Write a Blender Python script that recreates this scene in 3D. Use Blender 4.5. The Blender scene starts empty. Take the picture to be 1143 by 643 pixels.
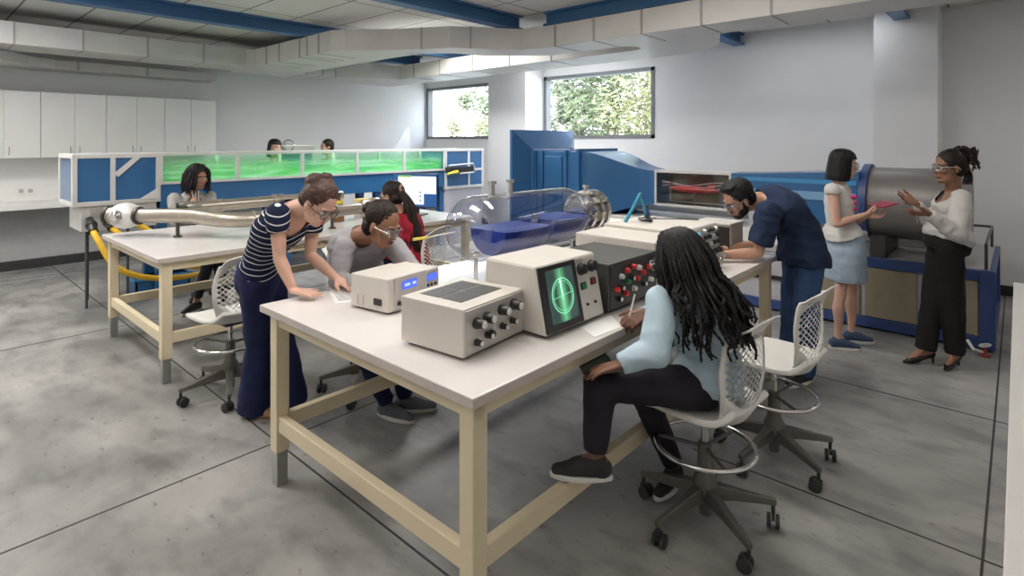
import bpy, bmesh, math, random
from mathutils import Vector, Matrix, noise, Quaternion
SC = bpy.context.scene
COL = SC.collection
PI = math.pi
random.seed(7)
# ---------- photo measuring helper: lens of the photograph (level camera, shifted lens)
FPX, CX, HY, CAMH = 625.3, 571.5, 158.0, 1.72
TH = math.atan2(1137 - 571.5, FPX)
CT, ST = math.cos(TH), math.sin(TH)
def V(px, py, d):
    """point seen at (px,py) at distance d along the camera's level axis -> world"""
    lat = (px - CX) / FPX * d
    return Vector((d * CT + lat * ST, d * ST - lat * CT, CAMH - (py - HY) * d / FPX))
FWD = Vector((CT, ST, 0)); RGT = Vector((ST, -CT, 0)); UP = Vector((0, 0, 1))
def dirv(lat, dep, z=0):
    return (RGT * lat + FWD * dep + UP * z).normalized()

# ---------- materials
def nt(name):
    m = bpy.data.materials.new(name); m.use_nodes = True
    t = m.node_tree; b = t.nodes['Principled BSDF']
    return m, t, b
def mat(name, col, rough=.5, metal=0, var=.06, scale=8, bump=0, bscale=60, spec=.5, sss=0, coat=0, stretch=(1, 1, 1)):
    m, t, b = nt(name)
    tc = t.nodes.new('ShaderNodeTexCoord')
    mp = t.nodes.new('ShaderNodeMapping'); mp.inputs['Scale'].default_value = stretch
    t.links.new(tc.outputs['Object'], mp.inputs['Vector'])
    n = t.nodes.new('ShaderNodeTexNoise'); n.inputs['Scale'].default_value = scale; n.inputs['Detail'].default_value = 4
    t.links.new(mp.outputs['Vector'], n.inputs['Vector'])
    r = t.nodes.new('ShaderNodeValToRGB')
    lo = [max(0, c * (1 - var)) for c in col]; hi = [min(1, c * (1 + var)) for c in col]
    r.color_ramp.elements[0].color = (*lo, 1); r.color_ramp.elements[1].color = (*hi, 1)
    r.color_ramp.elements[0].position = .3; r.color_ramp.elements[1].position = .7
    t.links.new(n.outputs['Fac'], r.inputs['Fac']); t.links.new(r.outputs['Color'], b.inputs['Base Color'])
    b.inputs['Roughness'].default_value = rough; b.inputs['Metallic'].default_value = metal
    b.inputs['Specular IOR Level'].default_value = spec
    if coat: b.inputs['Coat Weight'].default_value = coat
    if sss:
        b.inputs['Subsurface Weight'].default_value = sss
        b.inputs['Subsurface Radius'].default_value = (.012, .005, .003)
        b.inputs['Subsurface Scale'].default_value = .6
    if bump:
        n2 = t.nodes.new('ShaderNodeTexNoise'); n2.inputs['Scale'].default_value = bscale
        t.links.new(mp.outputs['Vector'], n2.inputs['Vector'])
        bp = t.nodes.new('ShaderNodeBump'); bp.inputs['Strength'].default_value = bump; bp.inputs['Distance'].default_value = .01
        t.links.new(n2.outputs['Fac'], bp.inputs['Height']); t.links.new(bp.outputs['Normal'], b.inputs['Normal'])
    return m
def emis(name, col, strength):
    m, t, b = nt(name)
    b.inputs['Base Color'].default_value = (0, 0, 0, 1); b.inputs['Roughness'].default_value = .2
    b.inputs['Emission Color'].default_value = (*col, 1); b.inputs['Emission Strength'].default_value = strength
    return m
def clear(name, tint=(1, 1, 1), refl=1.45, boost=0.0):
    """thin clear sheet: tinted see-through plus Fresnel mirror"""
    m, t, b = nt(name); t.nodes.remove(b)
    out = t.nodes['Material Output']
    tr = t.nodes.new('ShaderNodeBsdfTransparent'); tr.inputs['Color'].default_value = (*tint, 1)
    gl = t.nodes.new('ShaderNodeBsdfGlossy'); gl.inputs['Roughness'].default_value = .03
    fr = t.nodes.new('ShaderNodeLayerWeight'); fr.inputs['Blend'].default_value = .5
    pw = t.nodes.new('ShaderNodeMath'); pw.operation = 'POWER'; pw.inputs[1].default_value = 4.5; t.links.new(fr.outputs['Facing'], pw.inputs[0])
    ad = t.nodes.new('ShaderNodeMath'); ad.operation = 'MULTIPLY_ADD'; ad.use_clamp = True; ad.inputs[1].default_value = (refl - 1) * 1.6; ad.inputs[2].default_value = .035 + boost
    mx = t.nodes.new('ShaderNodeMixShader')
    t.links.new(pw.outputs[0], ad.inputs[0]); t.links.new(ad.outputs[0], mx.inputs['Fac'])
    t.links.new(tr.outputs[0], mx.inputs[1]); t.links.new(gl.outputs[0], mx.inputs[2]); t.links.new(mx.outputs[0], out.inputs['Surface'])
    return m

# ---------- mesh collector
class MB:
    def __init__(s): s.bm = bmesh.new(); s.mi = 0
    def _tag(s, geom):
        for f in geom:
            f.material_index = s.mi
    def box(s, c, size, rot=None):
        vs = []
        R = rot or Matrix.Identity(3)
        for dx in (-.5, .5):
            for dy in (-.5, .5):
                for dz in (-.5, .5):
                    vs.append(s.bm.verts.new(Vector(c) + R @ Vector((dx * size[0], dy * size[1], dz * size[2]))))
        q = [(0, 1, 3, 2), (4, 6, 7, 5), (0, 4, 5, 1), (2, 3, 7, 6), (0, 2, 6, 4), (1, 5, 7, 3)]
        s._tag([s.bm.faces.new([vs[i] for i in f]) for f in q]); return s
    def bb(s, a, b):
        a = Vector(a); b = Vector(b)
        return s.box((a + b) / 2, [abs(x) for x in (b - a)])
    def hexa(s, lo, hi):
        """8 corners: four low, four high (same order)"""
        v = [s.bm.verts.new(Vector(p)) for p in list(lo) + list(hi)]
        n = len(lo)
        fs = [s.bm.faces.new(v[:n][::-1]), s.bm.faces.new(v[n:])]
        for i in range(n): fs.append(s.bm.faces.new((v[i], v[(i + 1) % n], v[n + (i + 1) % n], v[n + i])))
        s._tag(fs); return s
    def prism(s, poly, z0, z1):
        return s.hexa([(x, y, z0) for x, y in poly], [(x, y, z1) for x, y in poly])
    def loft(s, rings, cap=True, closed=True):
        vr = [[s.bm.verts.new(Vector(p)) for p in r] for r in rings]
        n = len(vr[0]); fs = []
        for a, b in zip(vr, vr[1:]):
            for i in range(n if closed else n - 1):
                fs.append(s.bm.faces.new((a[i], a[(i + 1) % n], b[(i + 1) % n], b[i])))
        if cap and closed:
            fs.append(s.bm.faces.new(vr[0][::-1])); fs.append(s.bm.faces.new(vr[-1]))
        s._tag(fs); return s
    def tube(s, pts, r, n=10, cap=True):
        pts = [Vector(p) for p in pts]
        rs = r if isinstance(r, (list, tuple)) else [r] * len(pts)
        rings = []; ref = None
        for i, p in enumerate(pts):
            t = (pts[min(i + 1, len(pts) - 1)] - pts[max(i - 1, 0)]).normalized()
            if ref is None:
                ref = t.orthogonal().normalized()
            else:
                ref = (ref - t * ref.dot(t))
                ref = ref.normalized() if ref.length > 1e-6 else t.orthogonal().normalized()
            b = t.cross(ref)
            rings.append([p + (ref * math.cos(2 * PI * k / n) + b * math.sin(2 * PI * k / n)) * rs[i] for k in range(n)])
        return s.loft(rings, cap)
    def lathe(s, o, axis, prof, n=24):
        """prof: list of (along, radius) ; closes ends whose radius > 0 with caps"""
        o = Vector(o); ax = Vector(axis).normalized(); u = ax.orthogonal().normalized(); w = ax.cross(u)
        rings = [[o + ax * a + (u * math.cos(2 * PI * k / n) + w * math.sin(2 * PI * k / n)) * max(r, 1e-4) for k in range(n)] for a, r in prof]
        return s.loft(rings)
    def cap(s, p0, r0, p1, r1, n=14, flat0=False, flat1=False):
        p0 = Vector(p0); p1 = Vector(p1); L = (p1 - p0).length
        if L < 1e-5: return s.ell(p0, (r0, r0, r0))
        prof = []
        if flat0: prof.append((0, r0))
        else:
            for k in range(5): a = PI / 2 * k / 4; prof.append((-r0 * math.cos(a), r0 * math.sin(a)))
        if flat1: prof.append((L, r1))
        else:
            for k in range(5): a = PI / 2 * k / 4; prof.append((L + r1 * math.sin(a), r1 * math.cos(a)))
        return s.lathe(p0, p1 - p0, prof, n)
    def ell(s, c, rad, R=None, n=16, m=10):
        R = R or Matrix.Identity(3); c = Vector(c)
        rings = []
        for i in range(m + 1):
            a = PI * i / m
            z = -math.cos(a); rr = max(math.sin(a), 1e-3)
            rings.append([c + R @ Vector((rad[0] * rr * math.cos(2 * PI * k / n), rad[1] * rr * math.sin(2 * PI * k / n), rad[2] * z)) for k in range(n)])
        return s.loft(rings)
    def torus(s, c, axis, R, r, n=36, m=8, arc=2 * PI):
        c = Vector(c); ax = Vector(axis).normalized(); u = ax.orthogonal().normalized(); w = ax.cross(u)
        rings = []
        for i in range(n):
            a = 2 * PI * i / n; d = u * math.cos(a) + w * math.sin(a)
            rings.append([c + d * (R + r * math.cos(2 * PI * k / m)) + ax * r * math.sin(2 * PI * k / m) for k in range(m)])
        rings.append(rings[0])
        vr = [[s.bm.verts.new(p) for p in q] for q in rings[:-1]]
        fs = []
        for i in range(n):
            a = vr[i]; b = vr[(i + 1) % n]
            for k in range(m): fs.append(s.bm.faces.new((a[k], a[(k + 1) % m], b[(k + 1) % m], b[k])))
        s._tag(fs); return s
    def build(s, name, mats, parent=None, bevel=0, smooth=False, origin=None, auto=True):
        bmesh.ops.recalc_face_normals(s.bm, faces=s.bm.faces)
        me = bpy.data.meshes.new(name)
        if not isinstance(mats, (list, tuple)): mats = [mats]
        for m in mats: me.materials.append(m)
        off = Vector((0, 0, 0))
        if parent is not None:
            root = parent
            chain = []
            p = parent
            off = gloc(parent)
        elif origin is not None:
            off = Vector(origin)
        elif origin is None and len(s.bm.verts):
            xs = [v.co for v in s.bm.verts]
            off = Vector(((min(v.x for v in xs) + max(v.x for v in xs)) / 2, (min(v.y for v in xs) + max(v.y for v in xs)) / 2, min(v.z for v in xs)))
        bmesh.ops.translate(s.bm, verts=s.bm.verts, vec=-off)
        if smooth:
            for f in s.bm.faces: f.smooth = True
            if auto:
                for e in s.bm.edges:
                    if len(e.link_faces) == 2 and e.calc_face_angle(0) > math.radians(40): e.smooth = False
        s.bm.to_mesh(me); s.bm.free()
        o = bpy.data.objects.new(name, me); COL.objects.link(o)
        if parent is not None: o.parent = parent
        else: o.location = off
        if bevel:
            b = o.modifiers.new('bevel', 'BEVEL'); b.width = bevel; b.segments = 2; b.limit_method = 'ANGLE'; b.angle_limit = math.radians(40)
        return o
GL = {}
def gloc(o):
    v = Vector((0, 0, 0))
    while o is not None:
        v += Vector(o.location); o = o.parent
    return v
def tag(o, label=None, cat=None, group=None, kind=None):
    if label: o['label'] = label
    if cat: o['category'] = cat
    if group: o['group'] = group
    if kind: o['kind'] = kind
    return o
def thing(name, label, cat, loc=(0, 0, 0), group=None):
    o = bpy.data.objects.new(name, None); COL.objects.link(o); o.location = loc; o.empty_display_size = .1
    return tag(o, label, cat, group)
def bake(o, voxel, smooth=4, fac=.5):
    """fuse overlapping closed shapes of an object into one continuous skin"""
    r = o.modifiers.new('r', 'REMESH'); r.mode = 'VOXEL'; r.voxel_size = voxel; r.use_smooth_shade = True
    if smooth:
        s = o.modifiers.new('s', 'SMOOTH'); s.factor = fac; s.iterations = smooth
    dg = bpy.context.evaluated_depsgraph_get(); dg.update()
    me = bpy.data.meshes.new_from_object(o.evaluated_get(dg))
    mats = [m for m in o.data.materials]
    o.modifiers.clear()
    old = o.data; o.data = me
    me.materials.clear()
    for m in mats: me.materials.append(m)
    bpy.data.meshes.remove(old)
    for p in me.polygons: p.use_smooth = True
    return o
def wrinkle(o, amp, scale=(7, 7, 14), seed=0, world=Vector((0, 0, 0))):
    me = o.data
    ns = [v.normal.copy() for v in me.vertices]
    for v, n in zip(me.vertices, ns):
        p = v.co
        q = Vector((p.x * scale[0] + seed, p.y * scale[1], p.z * scale[2]))
        k = noise.noise(q) + .5 * noise.noise(q * 2.1)
        k = 1 - 2 * abs(k)          # ridged folds
        v.co = p + n * amp * (k - .4)
def cutfaces(o, pred):
    """open a garment where pred(point) holds (neckline)"""
    bm = bmesh.new(); bm.from_mesh(o.data)
    off = gloc(o)
    kill = [f for f in bm.faces if pred(f.calc_center_median() + off)]
    bmesh.ops.delete(bm, geom=kill, context='FACES')
    bm.to_mesh(o.data); bm.free()
# ---------- colours
M = {}
M['wall'] = mat('wall_paint', (.80, .795, .80), .75, var=.015, scale=1.5, bump=.02, bscale=180)
M['white'] = mat('white_laminate', (.80, .79, .775), .35, var=.015, scale=3)
M['duct'] = mat('painted_duct', (.61, .585, .555), .42, var=.04, scale=2.5)
M['steelwork'] = mat('blue_painted_steel', (.045, .14, .30), .4, var=.1, scale=3)
M['blue'] = mat('blue_enamel', (.026, .135, .33), .36, var=.08, scale=2, coat=.3)
M['blue2'] = mat('navy_enamel', (.035, .07, .22), .4, var=.1)
M['top'] = mat('bench_laminate', (.73, .695, .68), .22, var=.02, scale=4)
M['edge'] = mat('bench_edge_band', (.55, .50, .46), .4, var=.04)
M['cream'] = mat('cream_painted_steel', (.74, .64, .45), .42, var=.04, scale=3)
M['foot'] = mat('brushed_leg_steel', (.45, .45, .44), .32, metal=.8, var=.06)
M['chrome'] = mat('polished_steel', (.72, .71, .69), .16, metal=1, var=.05)
M['pipe'] = mat('dull_steel_pipe', (.42, .38, .32), .33, metal=.7, var=.1, scale=5, stretch=(.3, 4, 4))
M['alu'] = mat('light_frame_metal', (.74, .73, .71), .4, metal=.25, var=.04)
M['case'] = mat('instrument_case_beige', (.63, .595, .55), .45, var=.03, scale=5, bump=.05, bscale=300)
M['case2'] = mat('instrument_case_warm', (.62, .57, .50), .5, var=.04, scale=5)
M['panel'] = mat('instrument_panel_grey', (.48, .455, .43), .4, metal=.3, var=.05, scale=8)
M['black'] = mat('black_plastic', (.018, .017, .017), .38, var=.2)
M['dark'] = mat('charcoal_metal', (.06, .058, .055), .4, var=.12)
M['drum'] = mat('grey_rolled_sheet', (.22, .205, .195), .42, metal=.25, var=.06, scale=3, stretch=(4, .4, 4))
M['tan'] = mat('tan_board', (.30, .26, .18), .7, var=.08, scale=5)
M['lilac'] = mat('pale_grey_panel', (.50, .49, .52), .5, var=.04)
M['base'] = mat('dark_rubber_base', (.03, .03, .032), .6, var=.15)
M['chairp'] = mat('chair_shell_plastic', (.73, .715, .68), .42, var=.02)
M['chairm'] = mat('chair_base_metal', (.145, .135, .12), .38, metal=.5, var=.08)
M['rubber'] = mat('caster_rubber', (.03, .03, .03), .55, var=.15)
M['red'] = mat('red_plastic', (.62, .03, .03), .3, var=.1)
M['green'] = mat('green_plastic', (.02, .25, .08), .3, var=.1)
M['yellow'] = mat('yellow_hose_rubber', (.80, .48, .03), .45, var=.1, scale=20)
M['paper'] = mat('white_paper', (.85, .84, .83), .7, var=.01)
M['ink'] = mat('grey_print', (.18, .18, .19), .7, var=.1)
M['glass'] = clear('clear_glass', (.97, .98, .98), 1.35)
M['vessel'] = clear('vessel_glass', (.86, .87, .885), 1.75, .10)
M['lens'] = clear('goggle_lens', (.93, .95, .97), 1.5, .05)
M['lcd'] = emis('blue_lcd', (.08, .16, .9), 1.1)
M['cyan'] = emis('cyan_screen', (.12, .55, .85), 1.0)
M['scrw'] = emis('monitor_white', (.85, .92, 1.0), 1.35)
M['scrb'] = emis('monitor_blue', (.03, .14, .40), .8)
M['scrg'] = emis('monitor_green', (.3, .65, .12), .9)

def concrete():
    m, t, b = nt('polished_concrete')
    L = t.links.new
    tc = t.nodes.new('ShaderNodeTexCoord')
    def noi(scale, detail, st=(1, 1, 1), dist=0):
        mp = t.nodes.new('ShaderNodeMapping'); mp.inputs['Scale'].default_value = st
        n = t.nodes.new('ShaderNodeTexNoise'); n.inputs['Scale'].default_value = scale; n.inputs['Detail'].default_value = detail
        n.inputs['Distortion'].default_value = dist
        L(tc.outputs['Object'], mp.inputs['Vector']); L(mp.outputs['Vector'], n.inputs['Vector']); return n
    a = noi(1.1, 8, dist=.6); r1 = t.nodes.new('ShaderNodeValToRGB')
    r1.color_ramp.elements[0].position = .32; r1.color_ramp.elements[0].color = (.15, .148, .144, 1)
    r1.color_ramp.elements[1].position = .68; r1.color_ramp.elements[1].color = (.41, .40, .385, 1)
    L(a.outputs['Fac'], r1.inputs['Fac'])
    c = noi(7, 6, (1, .45, 1)); r2 = t.nodes.new('ShaderNodeValToRGB')
    r2.color_ramp.elements[0].position = .30; r2.color_ramp.elements[0].color = (.55, .55, .55, 1)
    r2.color_ramp.elements[1].position = .52; r2.color_ramp.elements[1].color = (1, 1, 1, 1)
    L(c.outputs['Fac'], r2.inputs['Fac'])
    d = noi(26, 3, (1, .5, 1)); r3 = t.nodes.new('ShaderNodeValToRGB')
    r3.color_ramp.elements[0].position = .27; r3.color_ramp.elements[0].color = (.45, .44, .43, 1)
    r3.color_ramp.elements[1].position = .36; r3.color_ramp.elements[1].color = (1, 1, 1, 1)
    L(d.outputs['Fac'], r3.inputs['Fac'])
    m1 = t.nodes.new('ShaderNodeMixRGB'); m1.blend_type = 'MULTIPLY'; m1.inputs[0].default_value = .8
    m2 = t.nodes.new('ShaderNodeMixRGB'); m2.blend_type = 'MULTIPLY'; m2.inputs[0].default_value = .7
    L(r1.outputs[0], m1.inputs[1]); L(r2.outputs[0], m1.inputs[2]); L(m1.outputs[0], m2.inputs[1]); L(r3.outputs[0], m2.inputs[2])
    L(m2.outputs[0], b.inputs['Base Color'])
    rr = t.nodes.new('ShaderNodeMapRange'); rr.inputs['To Min'].default_value = .30; rr.inputs['To Max'].default_value = .55
    L(c.outputs['Fac'], rr.inputs['Value']); L(rr.outputs[0], b.inputs['Roughness'])
    bp = t.nodes.new('ShaderNodeBump'); bp.inputs['Strength'].default_value = .12; bp.inputs['Distance'].default_value = .01
    L(d.outputs['Fac'], bp.inputs['Height']); L(bp.outputs['Normal'], b.inputs['Normal'])
    return m
M['floor'] = concrete()
M['joint'] = mat('joint_filler', (.045, .043, .04), .7)

def ceiling_mat():
    m, t, b = nt('lay_in_ceiling_tiles')
    L = t.links.new
    tc = t.nodes.new('ShaderNodeTexCoord'); mp = t.nodes.new('ShaderNodeMapping'); mp.inputs['Location'].default_value = (-.37, -.61, 0)
    br = t.nodes.new('ShaderNodeTexBrick'); br.offset = 0
    br.inputs['Scale'].default_value = 1; br.inputs['Brick Width'].default_value = .62; br.inputs['Row Height'].default_value = 1.24
    br.inputs['Mortar Size'].default_value = .011; br.inputs['Mortar Smooth'].default_value = .1
    br.inputs['Color1'].default_value = (.72, .70, .67, 1); br.inputs['Color2'].default_value = (.68, .66, .635, 1); br.inputs['Mortar'].default_value = (.20, .19, .18, 1)
    L(tc.outputs['Object'], mp.inputs['Vector']); L(mp.outputs['Vector'], br.inputs['Vector']); L(br.outputs['Color'], b.inputs['Base Color'])
    n = t.nodes.new('ShaderNodeTexNoise'); n.inputs['Scale'].default_value = 160
    bp = t.nodes.new('ShaderNodeBump'); bp.inputs['Strength'].default_value = .1; bp.inputs['Distance'].default_value = .004
    L(tc.outputs['Object'], n.inputs['Vector']); L(n.outputs['Fac'], bp.inputs['Height']); L(bp.outputs['Normal'], b.inputs['Normal'])
    b.inputs['Roughness'].default_value = .8
    return m
M['ceil'] = ceiling_mat()

# ---------- the shell of the room
X0, X1, Y0, Y1, ZC = -3.5, 8.35, -3.6, 10.25, 3.30
def struct(name, mb, m, bevel=0, parent=None, label=None):
    o = mb.build(name, m, parent=parent, bevel=bevel, origin=None if parent else (0, 0, 0))
    if parent is None: o['kind'] = 'structure'
    return o
struct('floor', MB().bb((X0 - .3, Y0 - .3, -.15), (X1 + .35, Y1 + .3, 0)), M['floor'])
struct('ceiling', MB().bb((X0 - .3, Y0 - .3, ZC), (X1 + .35, Y1 + .3, ZC + .2)), M['ceil'])
for a, b in (((1.475, Y0), (1.475, Y1)), ((3.01, Y0), (3.01, 1.2)), ((4.55, Y0), (4.55, Y1)), ((7.6, Y0), (7.6, Y1))):
    pass
jm = MB()
for x in (1.475, 4.55): jm.bb((x - .005, Y0, -.001), (x + .005, Y1, .0015))
for y in (-3, .11, 3.15, 6.2, 9.25): jm.bb((X0, y - .005, -.001), (X1, y + .005, .0015))
jm.bb((3.0, Y0, -.001), (3.01, .11, .0015)); jm.bb((3.0, .11, -.001), (3.01, 1.35, .0015))
struct('trim_1', jm, M['joint'])
struct('wall_left', MB().bb((X0 - .3, Y1, 0), (X1 + .14, Y1 + .3, ZC)), M['wall'])
struct('wall_right', MB().bb((X0 - .3, Y0 - .3, 0), (X1 + .35, Y0, ZC)), M['wall'])
struct('wall_front', MB().bb((X0 - .3, Y0, 0), (X0, Y1, ZC)), M['wall'])
WZ0, WZ1 = 1.775, 2.945
WIN = [(7.80, 10.22), (4.41, 6.72)]
w = MB(); T = .14
w.bb((X1, Y0, 0), (X1 + T, Y1, WZ0)); w.bb((X1, Y0, WZ1), (X1 + T, Y1, ZC))
w.bb((X1, Y0, WZ0), (X1 + T, WIN[1][0], WZ1)); w.bb((X1, WIN[1][1], WZ0), (X1 + T, WIN[0][0], WZ1)); w.bb((X1, WIN[0][1], WZ0), (X1 + T, Y1, WZ1))
struct('wall_back', w, M['wall'])
M['winf'] = mat('window_frame_grey', (.20, .215, .23), .45, var=.05)
for i, (a, b) in enumerate(WIN):
    f = MB(); t = .06; xf = X1 - .012; xb = X1 + .13
    f.bb((xf, a, WZ0), (xb, b, WZ0 + t)); f.bb((xf, a, WZ1 - t), (xb, b, WZ1)); f.bb((xf, a, WZ0), (xb, a + t, WZ1)); f.bb((xf, b - t, WZ0), (xb, b, WZ1))
    o = struct('window_%d' % (i + 1), f, M['winf'])
    o['label'] = ('grey framed window in the far corner, left of the wide pillar', 'grey framed high window to the right of the wide pillar')[i]
    MB().bb((X1 + .10, a + .05, WZ0 + .05), (X1 + .106, b - .05, WZ1 - .05)).build('pane', M['glass'], o)
# pillars standing proud of the window wall
struct('trim_2', MB().bb((7.81, 6.73, 0), (X1 + .01, 7.69, ZC)), M['wall'])
struct('trim_3', MB().bb((7.81, .67, 0), (X1 + .01, 1.277, ZC)), M['wall'])
for n, a, b in (('baseboard_left', (X0, Y1 - .02, 0), (X1, Y1 + .01, .12)), ('baseboard_back', (X1 - .015, Y0, 0), (X1 + .01, Y1, .11))):
    struct(n, MB().bb(a, b), M['base'], .004)
# ---------- ceiling beams (blue steel)
def ibeam(a, b, z0, z1, wd=.16):
    a = Vector(a); b = Vector(b); d = (b - a).normalized(); n = Vector((-d.y, d.x)); mb = MB()
    for (w0, h0, h1) in ((wd, z0, z0 + .022), (.03, z0 + .01, z1), (wd, z1 - .022, z1)):
        p = [a + n * w0 / 2, a - n * w0 / 2, b - n * w0 / 2, b + n * w0 / 2]
        mb.prism([(q.x, q.y) for q in p], h0, h1)
    return mb
BZ = 3.13
k = 4
for y in (8.3, 7.15, 4.72, 3.05, 1.0):
    xa, xb = (X0, X1)
    if y < 4: xa = 5.44
    if y > 8: xa, xb = 4.5, 6.6
    if y == 4.72: xb = 5.34
    if y in (1.0,): xb = 7.81
    o = struct('trim_%d' % k, ibeam((xa, y), (xb, y), BZ, ZC), M['steelwork']); k += 1
struct('trim_%d' % k, ibeam((5.40, Y0), (5.40, 4.30), BZ, ZC), M['steelwork'])
# ---------- air ducts
M['seam'] = mat('duct_joint_strip', (.36, .345, .33), .5)
def duct(name, label, outer, hole, z0, z1, seams, dpt=0):
    mb = MB()
    if not hole: mb.prism(outer, z0, z1)
    o = tag(mb.build(name, M['duct'], bevel=.006), label, 'air duct')
    for (x, y, nx, ny) in seams:
        # raised flange strip on the visible side and below
        s = MB(); tx, ty = -ny, nx
        s.box((x + nx * .004, y + ny * .004, (z0 + z1) / 2), (.012 if abs(nx) > .5 else .02, .02 if abs(nx) > .5 else .012, z1 - z0 + .006),
              None if min(abs(nx), abs(ny)) < .1 else Matrix.Rotation(math.atan2(ny, nx), 3, 'Z'))
        if min(abs(nx), abs(ny)) < .1 and dpt: s.box((x - nx * dpt / 2, y - ny * dpt / 2, z0 - .002), (dpt, .014, .005) if abs(nx) > .5 else (.014, dpt, .005))
        s.build('seam', M['seam'], o)
    return o
DZ0, DZ1 = 2.855, 3.118
seams = [(x, 8.68, 0, -1) for x in (-.3, .35, .95, 1.6, 2.3, 3.0)] + [(3.69, y, -1, 0) for y in (8.2, 7.8, 7.2, 7.0, 6.7)] + \
        [(5.3, y, -1, 0) for y in (4.1, 3.55, 2.95, 2.3, 1.65)] + [(4.72, 4.95, -.58, -.81), (4.35, 5.43, -.7, -.71)]
main = [(X0 + .02, 8.68), (3.60, 8.68), (3.69, 8.62), (3.69, 6.4), (3.78, 6.22), (4.17, 5.75), (4.53, 5.1), (4.80, 4.88), (5.22, 4.58), (5.3, 4.3),
        (5.3, -3.5), (5.85, -3.5), (5.85, 4.55), (5.6, 4.85), (5.27, 5.24), (4.85, 5.4), (4.6, 5.7), (4.56, 6.4), (4.56, 9.6), (3.69, 9.6), (3.69, 9.34), (X0 + .02, 9.34)]
duct('air_duct', 'long angled supply duct under the blue beams, crossing the room in front', main, None, DZ0, DZ1, seams, .54)
def rnd(cx, cy, r, a0, a1, n=8): return [(cx + r * math.cos(a0 + (a1 - a0) * i / n), cy + r * math.sin(a0 + (a1 - a0) * i / n)) for i in range(n + 1)]
rear = [(5.86, 2.45), (5.95, 2.45)] + rnd(5.95, 3.45, 1.0, -PI / 2, 0, 10)[1:] + [(6.95, 6.7), (6.95, 9.75), (4.57, 9.75), (4.57, 8.95), (5.3, 8.95), (5.75, 8.6), (6.24, 8.45), (6.24, 3.75)] + rnd(6.05, 3.6, .19, 0, -PI, 6)[1:]
duct('air_duct', 'return duct with rounded end curving close to the two windows', rear, None, DZ0 + .005, DZ1 - .005,
     [(6.24, y, -1, 0) for y in (8.0, 7.3, 6.5, 5.7, 4.9)] + [(x, 8.95, 0, -1) for x in (4.7, 5.0, 5.25)], .68)
side = [(X0 + .02, 8.95), (.3, 8.95), (.84, 9.15), (1.2, 9.62), (1.5, 9.80), (3.6, 9.85), (3.6, 10.24), (1.3, 10.24), (.6, 9.75), (X0 + .02, 9.5)]
duct('air_duct', 'shallow duct with a bent run against the wall above the white cabinets', side, None, 2.715, 2.845, [(1.75, 9.81, 0, -1), (2.6, 9.83, 0, -1)])
sd = bpy.data.objects['air_duct.002']
for x in (-1.5, 1.9, 3.2): MB().tube([(x, 10.0 if x > 1 else 9.25, 2.84), (x, 10.0 if x > 1 else 9.25, ZC)], .008, 8).build('hanger_rod', M['alu'], sd, smooth=True)
# ---------- daylight, trees outside
struct('ground', MB().bb((X1 + .4, -30, -.6), (70, 60, -.4)), mat('pale_bounce_ground', (.60, .58, .54), .9, var=.12, scale=2))  # ground made pale to bounce sunlight up through the windows
leafm = []
for i, c in enumerate(((.22, .25, .12), (.31, .30, .13), (.21, .235, .15))):
    leafm.append(mat('tree_leaf_%s' % 'abc'[i], c, .6, var=.3, scale=3))
barkm = mat('tree_bark', (.16, .12, .09), .9, var=.3, scale=12)
def tree(x, y, h, r, lm, label, n=9000, seed=1):
    rd = random.Random(seed)
    t = thing('tree', label, 'tree', (x, y, -.4), 'trees outside the windows')
    tb = MB(); tb.tube([(x, y, -.4), (x + .1, y, h * .3), (x, y + .1, h * .6), (x + .1, y, h * .9)], [.12, .09, .06, .02])
    for q in range(7):
        a = q * 2.4; z = h * (.25 + .08 * q)
        tb.tube([(x, y, z), (x + math.cos(a) * r * .4, y + math.sin(a) * r * .4, z + .5), (x + math.cos(a) * r * .8, y + math.sin(a) * r * .8, z + .9)], [.035, .022, .01], 6)
    tb.build('trunk', barkm, t, smooth=True)
    lb = MB()
    cl = [(Vector((rd.gauss(0, r * .42), rd.gauss(0, r * .42), h * (.15 + .8 * rd.random()))), r * rd.uniform(.22, .4)) for _ in range(34)]
    for i in range(n):
        c, cr = rd.choice(cl)
        d = Vector((rd.gauss(0, 1), rd.gauss(0, 1), rd.gauss(0, 1))).normalized() * cr * rd.random() ** .4
        p = Vector((x, y, -.2)) + c + d
        u = Vector((rd.gauss(0, 1), rd.gauss(0, 1), rd.gauss(0, 1))).normalized(); v = u.orthogonal().normalized(); s = rd.uniform(.05, .10)
        f = lb.bm.faces.new([lb.bm.verts.new(q) for q in (p - u * s * 1.5, p - v * s * .6 + u * .01, p + u * s * 1.5, p + v * s * .6)])
    lf = lb.build('foliage', lm, t); lf['kind'] = 'stuff'
tree(16.5, 10.2, 6.4, 2.4, leafm[0], 'bushy green tree outside, behind the left half of the right window', seed=2)
tree(15.0, 7.2, 5.8, 2.2, leafm[1], 'yellowish leafy tree outside the right window, towards its right side', seed=3)
tree(17.5, 12.6, 6.2, 1.8, leafm[2], 'greyish green tree outside between the two window views', seed=4)
tree(18.0, 16.4, 6.4, 2.0, leafm[0], 'leafy tree outside at the right side of the corner window', seed=5)
tree(26.0, 25.5, 3.6, 2.4, leafm[1], 'low pale bush far outside at the left of the corner window', seed=6)
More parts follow.
